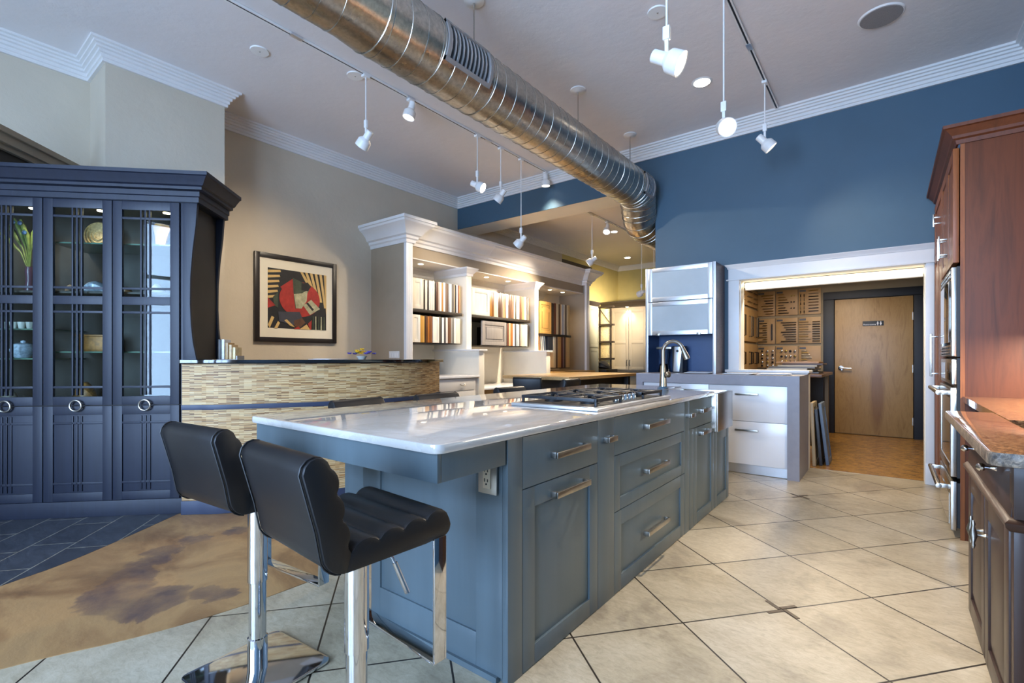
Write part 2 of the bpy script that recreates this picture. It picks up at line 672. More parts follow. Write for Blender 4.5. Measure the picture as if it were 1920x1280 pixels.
def text_mesh(name, body, size, m, parent, loc, rot, ext=0.0006):
    cu = bpy.data.curves.new(name, 'FONT')
    cu.body = body
    cu.size = size
    cu.extrude = ext
    to = bpy.data.objects.new(name + '_curve', cu)
    COL.objects.link(to)
    dg = bpy.context.evaluated_depsgraph_get()
    me = bpy.data.meshes.new_from_object(to.evaluated_get(dg))
    bpy.data.objects.remove(to)
    me.materials.clear()
    me.materials.append(m)
    o = bpy.data.objects.new(name, me)
    o.location = loc
    o.rotation_euler = rot
    o.parent = parent
    COL.objects.link(o)
    return o

# ================================================================== THE SETTING
struct(MB().box(-5.9, 1.15, -3.4, 12.2, -0.1, 0).build('floor', M_tile))
e_sl = crom([(-2.95, -1.1), (-3.30, -0.25), (-3.551, 0.352), (-3.657, 0.606), (-3.88, 0.95), (-4.168, 1.342)], 6)
e_br = crom([(-2.55, -1.1), (-2.72, -0.3), (-2.61, 0.259), (-2.47, 0.62), (-2.396, 0.931), (-2.369, 1.336), (-2.36, 2.6), (-2.6, 4.4)], 6)
sl = [(p.x, p.y) for p in e_sl]
br_ = [(p.x, p.y) for p in e_br]
struct(MB().prism(sl + [(-4.9, 1.5), (-5.69, 0.6), (-5.69, -1.1)], 0.0, 0.004).build('floor_slate', M_slate))
struct(MB().prism(br_ + [(-4.4, 4.4), (-4.4, 1.5)] + sl[::-1], 0.0, 0.003).build('floor_concrete', M_conc))
struct(MB().prism([(-1.75, 5.95), (0.95, 5.975), (0.95, 8.98), (-1.75, 8.98)], 0.0, 0.003).build('floor_cork', M_cork))
for px, py in ((-0.388, 2.527), (-0.584, 4.679)):
    m = MB()
    for k in range(4):
        q = Matrix.Rotation(math.radians(-39.5 + 90 * k), 3, 'Z')
        P = [q @ Vector(v) for v in ((0.003, 0.001, 0), (0.085, 0.001, 0), (0.085, 0.019, 0), (0.003, 0.019, 0))]
        m.prism([(px + v.x, py + v.y) for v in P], 0.0002, 0.0022)
    struct(m.build('floor_inlay', pmat('bronze_inlay', '#5a4c3c', 0.35, 0.4, var=0.3, nscale=60)))
struct(MB().box(-5.9, 1.15, -3.4, 6.0, 3.79, 3.9).build('ceiling', M_ceil))
struct(MB().box(-5.8, -2.29, 6.3, 12.2, 3.56, 3.7).build('ceiling_back_room', M_ceil))
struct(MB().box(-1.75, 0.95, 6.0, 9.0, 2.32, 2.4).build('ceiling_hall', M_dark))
struct(MB().box(-5.85, -5.7, -3.4, 9.15, 0, 3.79).build('wall_left', M_beige))
struct(MB().box(-5.85, -5.7, 9.15, 12.1, 0, 3.6).build('wall_left_back_room', M_olive))
struct(MB().box(-5.7, -5.2, 1.127, 2.055, 0, 3.79).build('wall_left_pier', M_beige))
struct(MB().box(-5.705, -5.69, 9.15, 10.5, 3.02, 3.34).build('trim_dark_panel', M_dark))  # flat dark panel on the wall face
m = MB()
m.box(-2.29, -1.316, 5.86, 6.0, 0, 3.79).box(0.27, 1.05, 5.86, 6.0, 0, 3.79).box(-1.316, 0.27, 5.86, 6.0, 2.03, 3.79)
struct(m.build('wall_back', M_blue))
struct(MB().box(-1.316, -0.655, 5.865, 5.99, 0, 0.998).build('wall_back_half', M_cream))
struct(MB().box(-5.7, -2.29, 5.86, 5.872, 3.30, 3.79).build('wall_back_beam', M_blue))
struct(MB().box(-5.7, -2.29, 5.872, 6.34, 3.302, 3.79).build('wall_back_beam_soffit', M_cream))
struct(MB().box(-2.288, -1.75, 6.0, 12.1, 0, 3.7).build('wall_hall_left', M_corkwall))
struct(MB().box(-5.85, -2.0, 11.95, 12.1, 0, 3.7).build('wall_back_room', M_olive))
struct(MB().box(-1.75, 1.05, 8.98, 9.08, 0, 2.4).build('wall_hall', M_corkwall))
struct(MB().box(0.95, 1.1, -3.4, 9.1, 0, 3.79).build('wall_right', M_blue))
m = MB()
xs = [-5.9] + [v for p in WIN_X for v in p] + [1.15]
for i in range(0, len(xs), 2): m.box(xs[i], xs[i + 1], WIN_Y - 0.15, WIN_Y, 0, 3.79)
for a, b in WIN_X:
    m.box(a, b, WIN_Y - 0.15, WIN_Y, 0, 0.45).box(a, b, WIN_Y - 0.15, WIN_Y, 3.25, 3.79)
struct(m.build('wall_front', M_beige))
for i, (a, b) in enumerate(WIN_X):
    m = MB().frame(a, b, 0.45, 3.25, 0.06, WIN_Y - 0.12, WIN_Y - 0.04)
    m.box((a + b) / 2 - 0.025, (a + b) / 2 + 0.025, WIN_Y - 0.11, WIN_Y - 0.05, 0.5, 3.2).box(a, b, WIN_Y - 0.11, WIN_Y - 0.05, 2.35, 2.40)
    struct(m.build('window_%d' % (i + 1), M_white))

CROWN = [(0, 3.638), (0.022, 3.638), (0.022, 3.664), (0.034, 3.668), (0.034, 3.694), (0.052, 3.70), (0.052, 3.722),
         (0.072, 3.726), (0.072, 3.744), (0.092, 3.748), (0.092, 3.766), (0.115, 3.77), (0.115, 3.79), (0, 3.79)]
struct(MB().mould([(-5.7, -3.2), (-5.7, 1.127), (-5.2, 1.127), (-5.2, 2.055), (-5.7, 2.055), (-5.7, 5.86), (0.95, 5.86), (0.95, -3.2)], CROWN).build('trim_crown', M_white, smooth=0))
C2 = [(o, z - 0.228) for o, z in CROWN]
struct(MB().mould([(-5.7, 6.34), (-5.7, 11.95), (-2.29, 11.95)], [(o * 0.8, 3.56 - (3.56 - z) * 0.75) for o, z in C2]).build('trim_crown_back_room', M_cream, smooth=0))
# casing round the hall opening
m = MB().box(-1.43, -1.316, 5.83, 5.862, 1.02, 2.025).box(0.27, 0.329, 5.83, 5.862, 0.19, 2.025).box(0.265, 0.334, 5.822, 5.862, 0, 0.19)
m.box(-1.43, 0.329, 5.826, 5.862, 2.025, 2.17).box(-1.45, 0.345, 5.81, 5.862, 2.022, 2.037)
m.mould([(-1.43, 5.86), (-1.43, 5.828), (0.329, 5.828), (0.329, 5.86)], [(0, 2.15), (0.008, 2.152), (0.012, 2.17), (0.03, 2.19), (0.034, 2.2), (0, 2.2)], side=1)
struct(m.build('trim_hall_casing', M_white, bev=0.003))
struct(MB().box(-1.318, -1.306, 5.86, 6.02, 1.02, 2.03).box(0.262, 0.272, 5.86, 6.02, 0, 2.03).box(-1.31, 0.27, 5.86, 6.02, 2.018, 2.032).build('trim_hall_jamb', M_cream))
struct(MB().box(-1.455, -0.64, 5.775, 6.06, 0.998, 1.025).box(-1.44, -0.655, 5.80, 6.03, 0.985, 0.998).build('trim_sill', M_white, bev=0.005))
# moulded header of the cased opening behind the dark blue cabinet
m = MB()
d = math.sqrt(0.5)
for lo, hi, th in ((2.50, 2.66, 0.02), (2.655, 2.70, 0.05), (2.695, 2.765, 0.075), (2.76, 2.80, 0.095)):
    a, b = Vector((-5.66, 1.09)), Vector((-4.55, -0.02))
    nn = Vector((d, d)) * th
    m.prism([(a.x - d * .04, a.y - d * .04), (b.x - d * .04, b.y - d * .04), (b.x + nn.x, b.y + nn.y), (a.x + nn.x, a.y + nn.y)], lo, hi, mi=1 if lo < 2.6 else 0)  # lowest strip: dark panel put in for the unlit space below the header
struct(m.build('trim_diagonal_header', [M_taupe, M_dark]))

# hall door with its black frame
d1 = struct(MB().box(-0.652, 0.276, 8.93, 8.972, 0.012, 2.04).build('door_1', M_birch, bev=0.002))
m = MB().box(-0.80, -0.66, 8.90, 8.99, 0, 2.045).box(0.284, 0.43, 8.90, 8.99, 0, 2.045).box(-0.80, 0.43, 8.90, 8.99, 2.048, 2.165)
m.box(-0.66, -0.645, 8.975, 8.985, 0, 2.05).box(0.27, 0.284, 8.975, 8.985, 0, 2.05)
struct(m.build('trim_door_frame', M_black_trim, bev=0.004))
h = MB().lathe((-0.575, 8.93, 1.0), (-0.575, 8.89, 1.0), [(0, 0.034), (0.35, 0.034), (0.4, 0.02), (1, 0.018)], 20)
h.tube([(-0.575, 8.885, 1.0), (-0.53, 8.882, 1.0), (-0.44, 8.884, 0.998)], [0.012, 0.011, 0.009])
h.build('door_handle', M_chrome, d1)
for z in (1.75, 1.0, 0.25):
    MB().box(0.268, 0.288, 8.915, 8.934, z - 0.055, z + 0.055).cyl((0.279, 8.913, z - 0.055), (0.279, 8.913, z + 0.055), 0.007, n=10).build('hinge', M_nickel, d1)
g = thing('restroom_sign', 'black plate reading Restrooms with two white figures on the birch door', 'sign', (-0.175, 8.93, 1.66))
bx('plate', M_blkm, (-0.305, -0.055, 8.924, 8.9298, 1.628, 1.70), g, 0.001)
text_mesh('lettering', 'Restrooms', 0.034, M_paper, g, (-0.122, -0.0065, -0.022), (PI / 2, 0, 0))
for px, sk in ((0.05, 0), (0.085, 1)):
    m = MB().cyl((px, -0.0085, 0.026), (px, -0.0062, 0.026), 0.0065, n=14)
    body = [(-0.008, 0.017), (0.008, 0.017), (0.012, -0.006), (0.0085, -0.006), (0.006, 0.008), (0.006, -0.026), (0.001, -0.026), (0.001, -0.006), (-0.001, -0.006), (-0.001, -0.026), (-0.006, -0.026), (-0.006, 0.008), (-0.0085, -0.006), (-0.012, -0.006)]
    if sk: body = [(-0.006, 0.017), (0.006, 0.017), (0.013, -0.008), (0.005, -0.010), (0.005, -0.026), (-0.005, -0.026), (-0.005, -0.010), (-0.013, -0.008)]
    m.prism([(px + x, z) for x, z in body], -0.0085, -0.0062, 'y')
    m.build('pictogram', M_paper, g, world=False)

# strip light hidden over the hall opening
g = thing('strip_light', 'warm glowing strip light along the top of the hall opening', 'light', (-0.52, 6.04, 1.93))
bx('housing', M_cream, (-1.30, 0.26, 6.045, 6.10, 1.93, 2.015), g)
bx('diffuser', M_led, (-1.30, 0.26, 6.022, 6.044, 1.955, 2.002), g)
area_light('strip_light_glow', (-0.52, 6.25, 2.10), (math.radians(-35), 0, 0), 1.5, 0.08, 14, WARM)
area_light('hall_fill', (-0.7, 7.7, 2.30), (0, 0, 0), 0.8, 0.5, 15, WARM)  # unseen fill added to brighten the hall and its boards, no fitting

# ================================================================== THE ISLAND


def shaker(y0, y1, z0, z1, x, parent, name, mat, t=0.02, fw=0.055, flat=False, face='x', rec=0.010):
    """cabinet front lying in a plane facing +x (face='x', span along y) or -y (face='y', span along x)"""
    m = MB()

    def B(a, b, c, d, e0, e1):
        if face == 'x': m.box(x + e0, x + e1, a, b, c, d)
        else: m.box(a, b, x - e1, x - e0, c, d)
    if flat: B(y0, y1, z0, z1, -t, 0)
    else:
        B(y0, y0 + fw, z0, z1, -t, 0)
        B(y1 - fw, y1, z0, z1, -t, 0)
        B(y0 + fw, y1 - fw, z0, z0 + fw, -t, 0)
        B(y0 + fw, y1 - fw, z1 - fw, z1, -t, 0)
        B(y0 + fw - 0.002, y1 - fw + 0.002, z0 + fw - 0.002, z1 - fw + 0.002, -t, -rec)
    return m.build(name, mat, parent, bev=0.0015)


def bar_pull(c, ln, parent, axis='y', out=(1, 0, 0), m=None, w=0.022, h=0.024, proj=0.034):
    """square bar handle centred at c on a front, standing off along out"""
    o = Vector(out)
    mb = MB()
    c = Vector(c)
    t = Vector((0, 1, 0)) if axis == 'y' else (Vector((1, 0, 0)) if axis == 'x' else Vector((0, 0, 1)))
    up = Vector((0, 0, 1)) if axis != 'z' else o.cross(t)

    def obox(ce, a, b, cdim):
        vs = [ce + t * (sx * a / 2) + o * (sy * b / 2) + up * (sz * cdim / 2) for sx in (-1, 1) for sy in (-1, 1) for sz in (-1, 1)]
        lo = [min(v[i] for v in vs) for i in range(3)]
        hi = [max(v[i] for v in vs) for i in range(3)]
        mb.box(lo[0], hi[0], lo[1], hi[1], lo[2], hi[2])
    obox(c + o * (proj - 0.005), ln, 0.011, h)
    for s in (-1, 1): obox(c + t * (s * (ln / 2 - 0.008)) + o * (proj / 2 - 0.003), 0.016, proj - 0.004, h)
    return mb.build('handle', m or M_steel, parent, bev=0.001)


IX = -1.056
isl = thing('kitchen_island', 'blue-grey kitchen island with drawers and overhanging end under the white top', 'kitchen island', (-1.5, 2.8, 0))
m = MB().box(-1.90, IX - 0.021, 1.35, 3.885, 0.0, 0.874).box(-1.90, -1.076, 3.885, 4.31, 0.0, 0.60).box(-1.90, -1.45, 3.885, 4.31, 0.6, 0.874)
m.build('body', M_island, isl, bev=0.001)
bx('corner_stile', M_island, (-1.08, IX, 1.337, 1.4235, 0, 0.874), isl, 0.0015)
bx('support_panel', M_island, (-2.17, -1.901, 1.42, 1.44, 0, 0.784), isl, 0.0015)
for y0, y1 in ((2.007, 2.1745), (3.2045, 3.3005)): bx('stile', M_island, (-1.08, IX, y0, y1, 0, 0.874), isl, 0.0015)
# front with doors and drawers; (y0, y1, z0, z1, flat, kind)
FR = [(1.4265, 2.004, 0.678, 0.868, True, 'drawer'), (1.4265, 2.004, 0.004, 0.674, False, 'door'),
      (2.1775, 3.2015, 0.681, 0.868, True, 'drawer'), (2.1775, 3.2015, 0.404, 0.677, False, 'drawer'), (2.1775, 3.2015, 0.004, 0.400, False, 'drawer'),
      (3.3035, 3.884, 0.678, 0.868, True, 'drawer'), (3.39, 3.884, 0.004, 0.672, False, 'door'), (3.89, 4.31, 0.004, 0.588, False, 'door')]
bx('stile', M_island, (-1.08, IX, 3.3035, 3.387, 0, 0.675), isl, 0.0015)
for y0, y1, z0, z1, fl, kd in FR:
    f = shaker(y0, y1, z0, z1, IX, isl, kd, M_island, flat=fl, fw=0.075 if z1 - z0 > 0.3 else 0.06)
    yc = (y0 + y1) / 2
    if y0 < 1.5: bar_pull((IX, yc + 0.03, 0.775 if fl else 0.618), 0.27, f)
    elif y1 < 3.25 and kd == 'drawer': bar_pull((IX, yc, (z0 + z1) / 2 + (0.01 if fl else 0.0)), 0.32, f)
    elif fl: bar_pull((IX, 3.60, 0.785), 0.20, f)
    elif y0 < 3.5: bar_pull((IX, 3.60, 0.628), 0.20, f)
bar_pull((IX, 2.10, 0.775), 0.09, isl)
bar_pull((IX, 3.29, 0.775), 0.09, isl)
shaker(-1.90, -1.081, 0.02, 0.874, 1.337, isl, 'end_panel', M_island, fw=0.125, face='y', t=0.013, rec=0.008)
m = MB().box(-2.20, IX, 1.0, 1.018, 0.785, 0.874).box(IX - 0.018, IX, 1.018, 1.325, 0.785, 0.874).box(-2.20, -2.182, 1.018, 4.2, 0.785, 0.874).box(-2.182, -1.90, 4.18, 4.2, 0.785, 0.874)
m.build('apron', M_island, isl, bev=0.002)
bx('toe_kick', M_island, (-1.88, -1.10, 1.325, 1.35, 0, 0.022), isl)
g = thing('wall_outlet', 'grey metal socket plate on the island end below the overhang', 'outlet', (-1.135, 1.325, 0.73))
bx('plate', M_nickel, (-1.178, -1.092, 1.318, 1.3245, 0.672, 0.782), g, 0.002)
o = bx('socket', pmat('almond_plastic', '#c4b59c', 0.4), (-1.152, -1.118, 1.313, 1.3195, 0.692, 0.775), g, 0.002)
m = MB()
for zc in (0.716, 0.752):
    m.box(-1.144, -1.141, 1.311, 1.314, zc, zc + 0.012).box(-1.130, -1.127, 1.311, 1.314, zc, zc + 0.010).cyl((-1.135, 1.311, zc - 0.008), (-1.135, 1.314, zc - 0.008), 0.0035, n=10)
m.build('slots', M_blkm, o)

# worktop with rounded corners and a notch for the sink
r = 0.035
poly = arc(-2.215 + r, 0.975 + r, r, 180, 270, 6) + arc(-1.03 - r, 0.975 + r, r, 270, 360, 6) + [(-1.03, 3.815), (-1.43, 3.815), (-1.43, 4.27), (-2.215, 4.27)]
tag(MB().prism(poly, 0.8755, 0.906).build('island_worktop', M_quartz, bev=0.009), 'glossy white veined stone worktop lying on the blue-grey island', 'worktop')

# apron-front sink at the far corner of the island
sk = thing('apron_sink', 'stainless apron-front sink at the far corner of the island', 'sink', (-1.22, 4.04, 0.6))
m = MB().box(-1.022, -1.012, 3.823, 4.265, 0.60, 0.888).box(-1.07, -1.022, 3.823, 3.833, 0.60, 0.888).box(-1.07, -1.022, 4.255, 4.265, 0.60, 0.888)
m.build('apron_front', M_steel, sk, bev=0.003)
m = MB().box(-1.42, -1.022, 3.822, 3.836, 0.625, 0.888).box(-1.42, -1.022, 4.25, 4.264, 0.625, 0.888).box(-1.42, -1.406, 3.836, 4.25, 0.625, 0.888).box(-1.05, -1.023, 3.836, 4.25, 0.625, 0.888).box(-1.406, -1.05, 3.836, 4.25, 0.625, 0.64)
m.build('basin', M_steel, sk, bev=0.002)
MB().lathe((-1.22, 4.04, 0.64), (-1.22, 4.04, 0.648), [(0, 0.045), (0.6, 0.045), (1, 0.03)], 20).build('drain', M_chrome, sk)

# gooseneck tap
tp = thing('kitchen_tap', 'brushed nickel gooseneck tap standing behind the island sink', 'tap', (-1.47, 3.93, 0.906), math.radians(-6))
MB().cyl((0, 0, 0), (0, 0, 0.006), 0.045, n=24).lathe((0, 0, 0.006), (0, 0, 0.016), [(0, 0.036), (1, 0.031)]).build('base_flange', M_blue, tp, world=False)
MB().lathe((0, 0, 0.012), (0, 0, 0.19), [(0, 0.031), (0.1, 0.030), (0.8, 0.024), (1, 0.019)], 24).build('body', M_nickel, tp, world=False)
path = [(0, 0, 0.18), (0, 0, 0.28)] + [(0.085 - 0.085 * math.cos(math.radians(a)), 0, 0.30 + 0.085 * math.sin(math.radians(a))) for a in range(0, 161, 10)]
MB().tube(path, 0.0145, 16).build('neck', M_nickel, tp, world=False)
e = Vector(path[-1])
dr = (Vector(path[-1]) - Vector(path[-2])).normalized()
MB().lathe(e - dr * 0.005, e + dr * 0.095, [(0, 0.016), (0.15, 0.0175), (0.85, 0.024), (1, 0.023)], 20).build('spray_head', M_nickel, tp, world=False)
MB().lathe((0.02, 0, 0.115), (0.058, -0.01, 0.115), [(0, 0.014), (0.4, 0.014), (0.45, 0.024), (0.92, 0.025), (1, 0.02)], 18).tube([(0.05, -0.008, 0.12), (0.06, -0.02, 0.16)], 0.004).build('lever_knob', M_nickel, tp, world=False)

# gas hob: long side along the island
hob = thing('gas_hob', 'stainless gas hob with black cast-iron grates set in the white worktop', 'hob', (-1.30, 2.5, 0.906))
X0, X1, Y0, Y1 = -1.575, -1.065, 2.02, 2.98
m = MB().box(X0, X1, Y0, Y1, 0.9065, 0.924)
m.build('tray', M_alu, hob, bev=0.006)
bx('burner_well', M_blkm, (X0 + 0.03, X1 - 0.03, Y0 + 0.04, Y1 - 0.04, 0.9235, 0.9255), hob)
gx0, gx1 = X0 + 0.03, X1 - 0.035
gy = [Y0 + 0.05, Y0 + 0.345, Y0 + 0.615, Y1 - 0.05]
for k in range(3):
    a, b = gy[k] + 0.004, gy[k + 1] - 0.004
    x1 = gx1 if k != 1 else gx1 - 0.13
    m = MB()
    zt, zb = 0.962, 0.946
    m.box(gx0, x1, a, a + 0.014, zb, zt).box(gx0, x1, b - 0.014, b, zb, zt).box(gx0, gx0 + 0.014, a, b, zb, zt).box(x1 - 0.014, x1, a, b, zb, zt)
    for f in (0.5,): m.box(gx0 + (x1 - gx0) * f - 0.007, gx0 + (x1 - gx0) * f + 0.007, a, b, zb, zt)
    for f in (0.25, 0.75):
        xc = gx0 + (x1 - gx0) * f
        yc = (a + b) / 2
        for an in (0, 90, 180, 270, 45, 135, 225, 315):
            ca, sa = math.cos(math.radians(an)), math.sin(math.radians(an))
            rr = min((x1 - gx0) / 4 / max(abs(ca), 1e-3), (b - a) / 2 / max(abs(sa), 1e-3)) - 0.004
            p0, p1 = Vector((xc + ca * 0.035, yc + sa * 0.035, 0.957)), Vector((xc + ca * rr, yc + sa * rr, 0.955))
            m.cyl(p0, p1, 0.0065, n=6)
    for px, py in ((gx0 + 0.007, a + 0.007), (gx0 + 0.007, b - 0.007), (x1 - 0.007, a + 0.007), (x1 - 0.007, b - 0.007)): m.box(px - 0.006, px + 0.006, py - 0.006, py + 0.006, 0.9235, zb)
    m.build('grate', M_iron, hob, bev=0.0015)
    for f in ((0.25, 0.75) if k != 1 else (0.45,)):
        xc, yc = gx0 + (x1 - gx0) * f, (a + b) / 2
        MB().lathe((xc, yc, 0.9235), (xc, yc, 0.944), [(0, 0.05), (0.4, 0.05), (0.45, 0.042), (0.9, 0.04), (1, 0.03)], 24).build('burner', M_blkm, hob)
for k in range(5):
    yc = Y0 + 0.345 + 0.027 + k * 0.054
    MB().lathe((X1 - 0.085, yc, 0.9235), (X1 - 0.085, yc, 0.958), [(0, 0.021), (0.12, 0.021), (0.15, 0.017), (0.9, 0.0165), (1, 0.014)], 20).box(X1 - 0.104, X1 - 0.066, yc - 0.004, yc + 0.004, 0.956, 0.967).build('knob', M_chrome, hob)

# ================================================================== BAR STOOLS


def scallop(p0, p1, n, h, k=6):
    """n rounded rolls from p0 to p1, bulging to the left of travel"""
    p0, p1 = Vector(p0), Vector(p1)
    d = p1 - p0
    nr = Vector((-d.y, d.x)).normalized()
    out = []
    for i in range(n):
        for j in range(k + (1 if i == n - 1 else 0)):
            t = j / k
            out.append(p0 + d * ((i + t) / n) + nr * (h * math.sin(PI * t) ** 0.7))
    return out


def make_stool():
    st = thing('bar_stool', '', 'stool')
    hw = 0.187
    back_in = scallop((-0.130, 0.712), (-0.172, 0.905), 3, -0.013)
    seat_up = scallop((0.175, 0.722), (-0.118, 0.700), 4, -0.017)
    top = [(-0.180, 0.922), (-0.192, 0.931), (-0.208, 0.934), (-0.224, 0.929), (-0.236, 0.916), (-0.241, 0.898)]
    low = [(-0.204, 0.76)] + [(-0.132 + 0.062 * math.cos(math.radians(a)), 0.709 + 0.062 * math.sin(math.radians(a))) for a in (184, 200, 216, 232, 248, 262)]
    back = [tuple(p) for p in back_in] + top + low + [(-0.13, 0.648), (-0.118, 0.69)]
    seat = [tuple(p) for p in seat_up] + [(-0.128, 0.69), (-0.142, 0.647), (0.10, 0.650), (0.155, 0.655)] + [(0.165 + 0.026 * math.cos(math.radians(a)), 0.684 + 0.029 * math.sin(math.radians(a))) for a in (-75, -40, 0, 40)]
    ob = MB().prism(back, -hw, hw, 'x').build('backrest', M_leather, st, bev=0.014, world=False)
    os_ = MB().prism(seat, -hw, hw, 'x').build('seat', M_leather, st, bev=0.014, world=False)
    for s in (-1, 1):
        x = s * (hw - 0.012)
        MB().tube([(x, a * 1.0 - 0.004, b) for a, b in (low[::-1] + top[::-1])], 0.0026, 6).build('piping', M_thread, ob, world=False)
    MB().box(-0.09, 0.09, -0.1, 0.1, 0.630, 0.648).build('mount_plate', M_chrome, st, bev=0.003, world=False)
    MB().lathe((0, 0, 0.335), (0, 0, 0.632), [(0, 0.031), (0.006, 0.0335), (1, 0.0335)], 28).build('outer_column', M_chrome, st, world=False)
    MB().lathe((0, 0, 0.012), (0, 0, 0.337), [(0, 0.034), (0.36, 0.034), (0.37, 0.0295), (1, 0.0295)], 28).build('inner_column', M_chrome, st, world=False)
    q = 0.185
    rr = 0.03
    pl = arc(q - rr, q - rr, rr, 0, 90, 5) + arc(-q + rr, q - rr, rr, 90, 180, 5) + arc(-q + rr, -q + rr, rr, 180, 270, 5) + arc(q - rr, -q + rr, rr, 270, 360, 5)
    MB().prism(pl, 0.004, 0.013).build('base_plate', M_chrome, st, bev=0.002, world=False)
    # foot rest: a flat loop hanging from the front of the seat
    m = MB()
    fw, zt, zb = 0.190, 0.66, 0.315
    for s in (-1, 1): m.box(s * fw - 0.004, s * fw + 0.004, 0.122, 0.165, zb, zt)
    m.box(-fw, fw, 0.122, 0.165, zb - 0.004, zb + 0.004)
    m.build('footrest', M_chrome, st, bev=0.002, world=False)
    MB().tube([(0.06, 0.03, 0.64), (0.085, 0.06, 0.60), (0.09, 0.065, 0.585)], 0.004, 8).tube([(0.09, 0.065, 0.585), (0.115, 0.09, 0.50)], 0.0075, 10).build('lever', M_chrome, st, world=False)
    return st


stool0 = make_stool()
GS = 'black leather bar stools'
STOOLS = [((-1.188, 0.815, 0), -4, 'front black leather bar stool, its ribbed seat showing under the island overhang'),
          ((-1.845, 0.842, 0), 5, 'black leather bar stool seen from behind, left of the front stool'),
          ((-2.36, 1.78, -0.025), -86, 'black bar stool nearest of three behind the long side of the island'),
          ((-2.30, 2.36, -0.025), -93, 'middle one of three black bar stools behind the long side of the island'),
          ((-2.36, 3.28, -0.025), -90, 'farthest of three black bar stools behind the island, level with the hob'),
          ((-3.76, 5.24, -0.025), 25, 'black bar stool at the left end of the wood table, its back to the room'),
          ((-3.16, 4.93, -0.025), 92, 'black bar stool at the near corner of the wood table, level with the white worktop')]
for i, (loc, rz, lb) in enumerate(STOOLS):
    s_ = stool0 if i == 0 else copy_tree(stool0)
    s_.location = (loc[0], loc[1], 0)
    s_.rotation_euler = (0, 0, math.radians(rz))
    s_['label'] = lb
    s_['group'] = GS
    if loc[2]:
        # gas lift a little lower: seat parts drop, base stays
        for ch in s_.children:
            if ch.name.split('.')[0] not in ('base_plate', 'inner_column'): ch.location.z = loc[2]

# ================================================================== DARK BLUE DISPLAY CABINET (stands at 45 degrees)
CB = Vector((-4.1437, 1.3294, 0))
A45 = PI / 4
cabt = thing('display_cabinet', 'dark blue glazed display cabinet with ring handles standing on the slate floor', 'cabinet', CB, A45)
DW = 0.455
XL = -4 * DW
m = MB().box(XL, 0.0, 0.43, 0.45, 0, 2.31).box(XL, 0.0, 0.022, 0.43, 2.285, 2.31).box(XL, 0.0, 0.022, 0.43, 0.79, 0.815).box(XL, 0, 0.022, 0.43, 0.1, 0.13)
m.box(-0.02, 0.0, 0.022, 0.43, 0.1, 2.3).box(XL, XL + 0.02, 0.022, 0.43, 0.1, 2.3)
m.build('carcass', M_navydk, cabt, world=False)
bx('base', M_navy, (XL, 0.018, 0.004, 0.45, 0.004, 0.118), cabt, 0.003, False)
bx('end_panel', M_navy, (0.003, 0.02, 0.01, 0.45, 0.118, 2.31), cabt, 0.002, False)
DOORS = [(-DW * (k + 1), -DW * k) for k in range(4)]


def mission(m, x0, x1, z0, z1, zr, y0, y1, bars=0.011):
    """the prairie-style grille: two close pairs of bars in the middle and a rail near top and bottom"""
    w = x1 - x0
    for f in (0.385, 0.475, 0.565):
        xc = x0 + w * f
        m.box(xc - bars / 2, xc + bars / 2, y0, y1, z0, z1)
    for z in zr: m.box(x0, x1, y0, y1, z - 0.008, z + 0.008)


for k, (x0, x1) in enumerate(DOORS):
    a, b = x0 + 0.003, x1 - 0.003
    fw = 0.062
    m = MB().frame(a, b, 0.815, 2.303, fw, 0.0, 0.022)
    m.box(a + fw, b - fw, 0, 0.022, 1.545, 1.605)
    mission(m, a + fw, b - fw, 1.605, 2.245, (1.665, 2.18), 0.002, 0.02)
    mission(m, a + fw, b - fw, 0.886, 1.545, (0.945, 1.49), 0.002, 0.02)
    dr = m.build('door', M_navy, cabt, bev=0.002, world=False)
    bx('glass', M_glass, (a + fw - 0.004, b - fw + 0.004, 0.0085, 0.0125, 0.87, 2.25), dr, 0, False)
    m = MB().box(a, b, 0.009, 0.022, 0.122, 0.808).frame(a, b, 0.122, 0.808, fw, 0.0, 0.010)
    mission(m, a + fw, b - fw, 0.194, 0.736, (0.25, 0.685), 0.0015, 0.010)
    m.build('lower_door', M_navy, cabt, bev=0.0015, world=False)
    xc = (a + b) / 2
    rg = MB().tube([(xc + 0.038 * math.cos(t), -0.022, 0.813 + 0.038 * math.sin(t)) for t in (2 * PI * i / 32 for i in range(32))], 0.0062, 10, loop=True)
    rg.cyl((xc + 0.036, -0.02, 0.82), (xc + 0.036, 0.003, 0.82), 0.007, n=10).cyl((xc + 0.036, -0.02, 0.80), (xc + 0.036, 0.003, 0.80), 0.007, n=10)
    rg.build('ring_handle', M_nickel, cabt, world=False)
    pk = MB().lathe((x1 - 0.15, 0.12, 2.285), (x1 - 0.15, 0.12, 2.258), [(0, 0.034), (1, 0.031)], 20).build('cabinet_light', M_nickel, cabt, world=False)
    MB().cyl((x1 - 0.15, 0.12, 2.2575), (x1 - 0.15, 0.12, 2.254), 0.026, n=20).build('bulb', M_puck, pk, world=False)
    spot_light('cabinet_light_beam', (x1 - 0.15, 0.12, 2.245), (0, 0.25, -1), 6, WARM, 120, 0.8, 0.025, cabt)
M_gshelf = pmat('shelf_glass_edge', '#5f7a6c', 0.1, var=0.05)
for xa, xb, z in ((-2 * DW + 0.005, -0.03, 1.995), (-2 * DW + 0.005, -0.03, 1.195), (XL + 0.03, -2 * DW - 0.005, 1.36), (XL + 0.03, -2 * DW - 0.005, 1.145)):
    bx('glass_shelf', M_gshelf, (xa, xb, 0.06, 0.42, z, z + 0.010), cabt, 0, False)
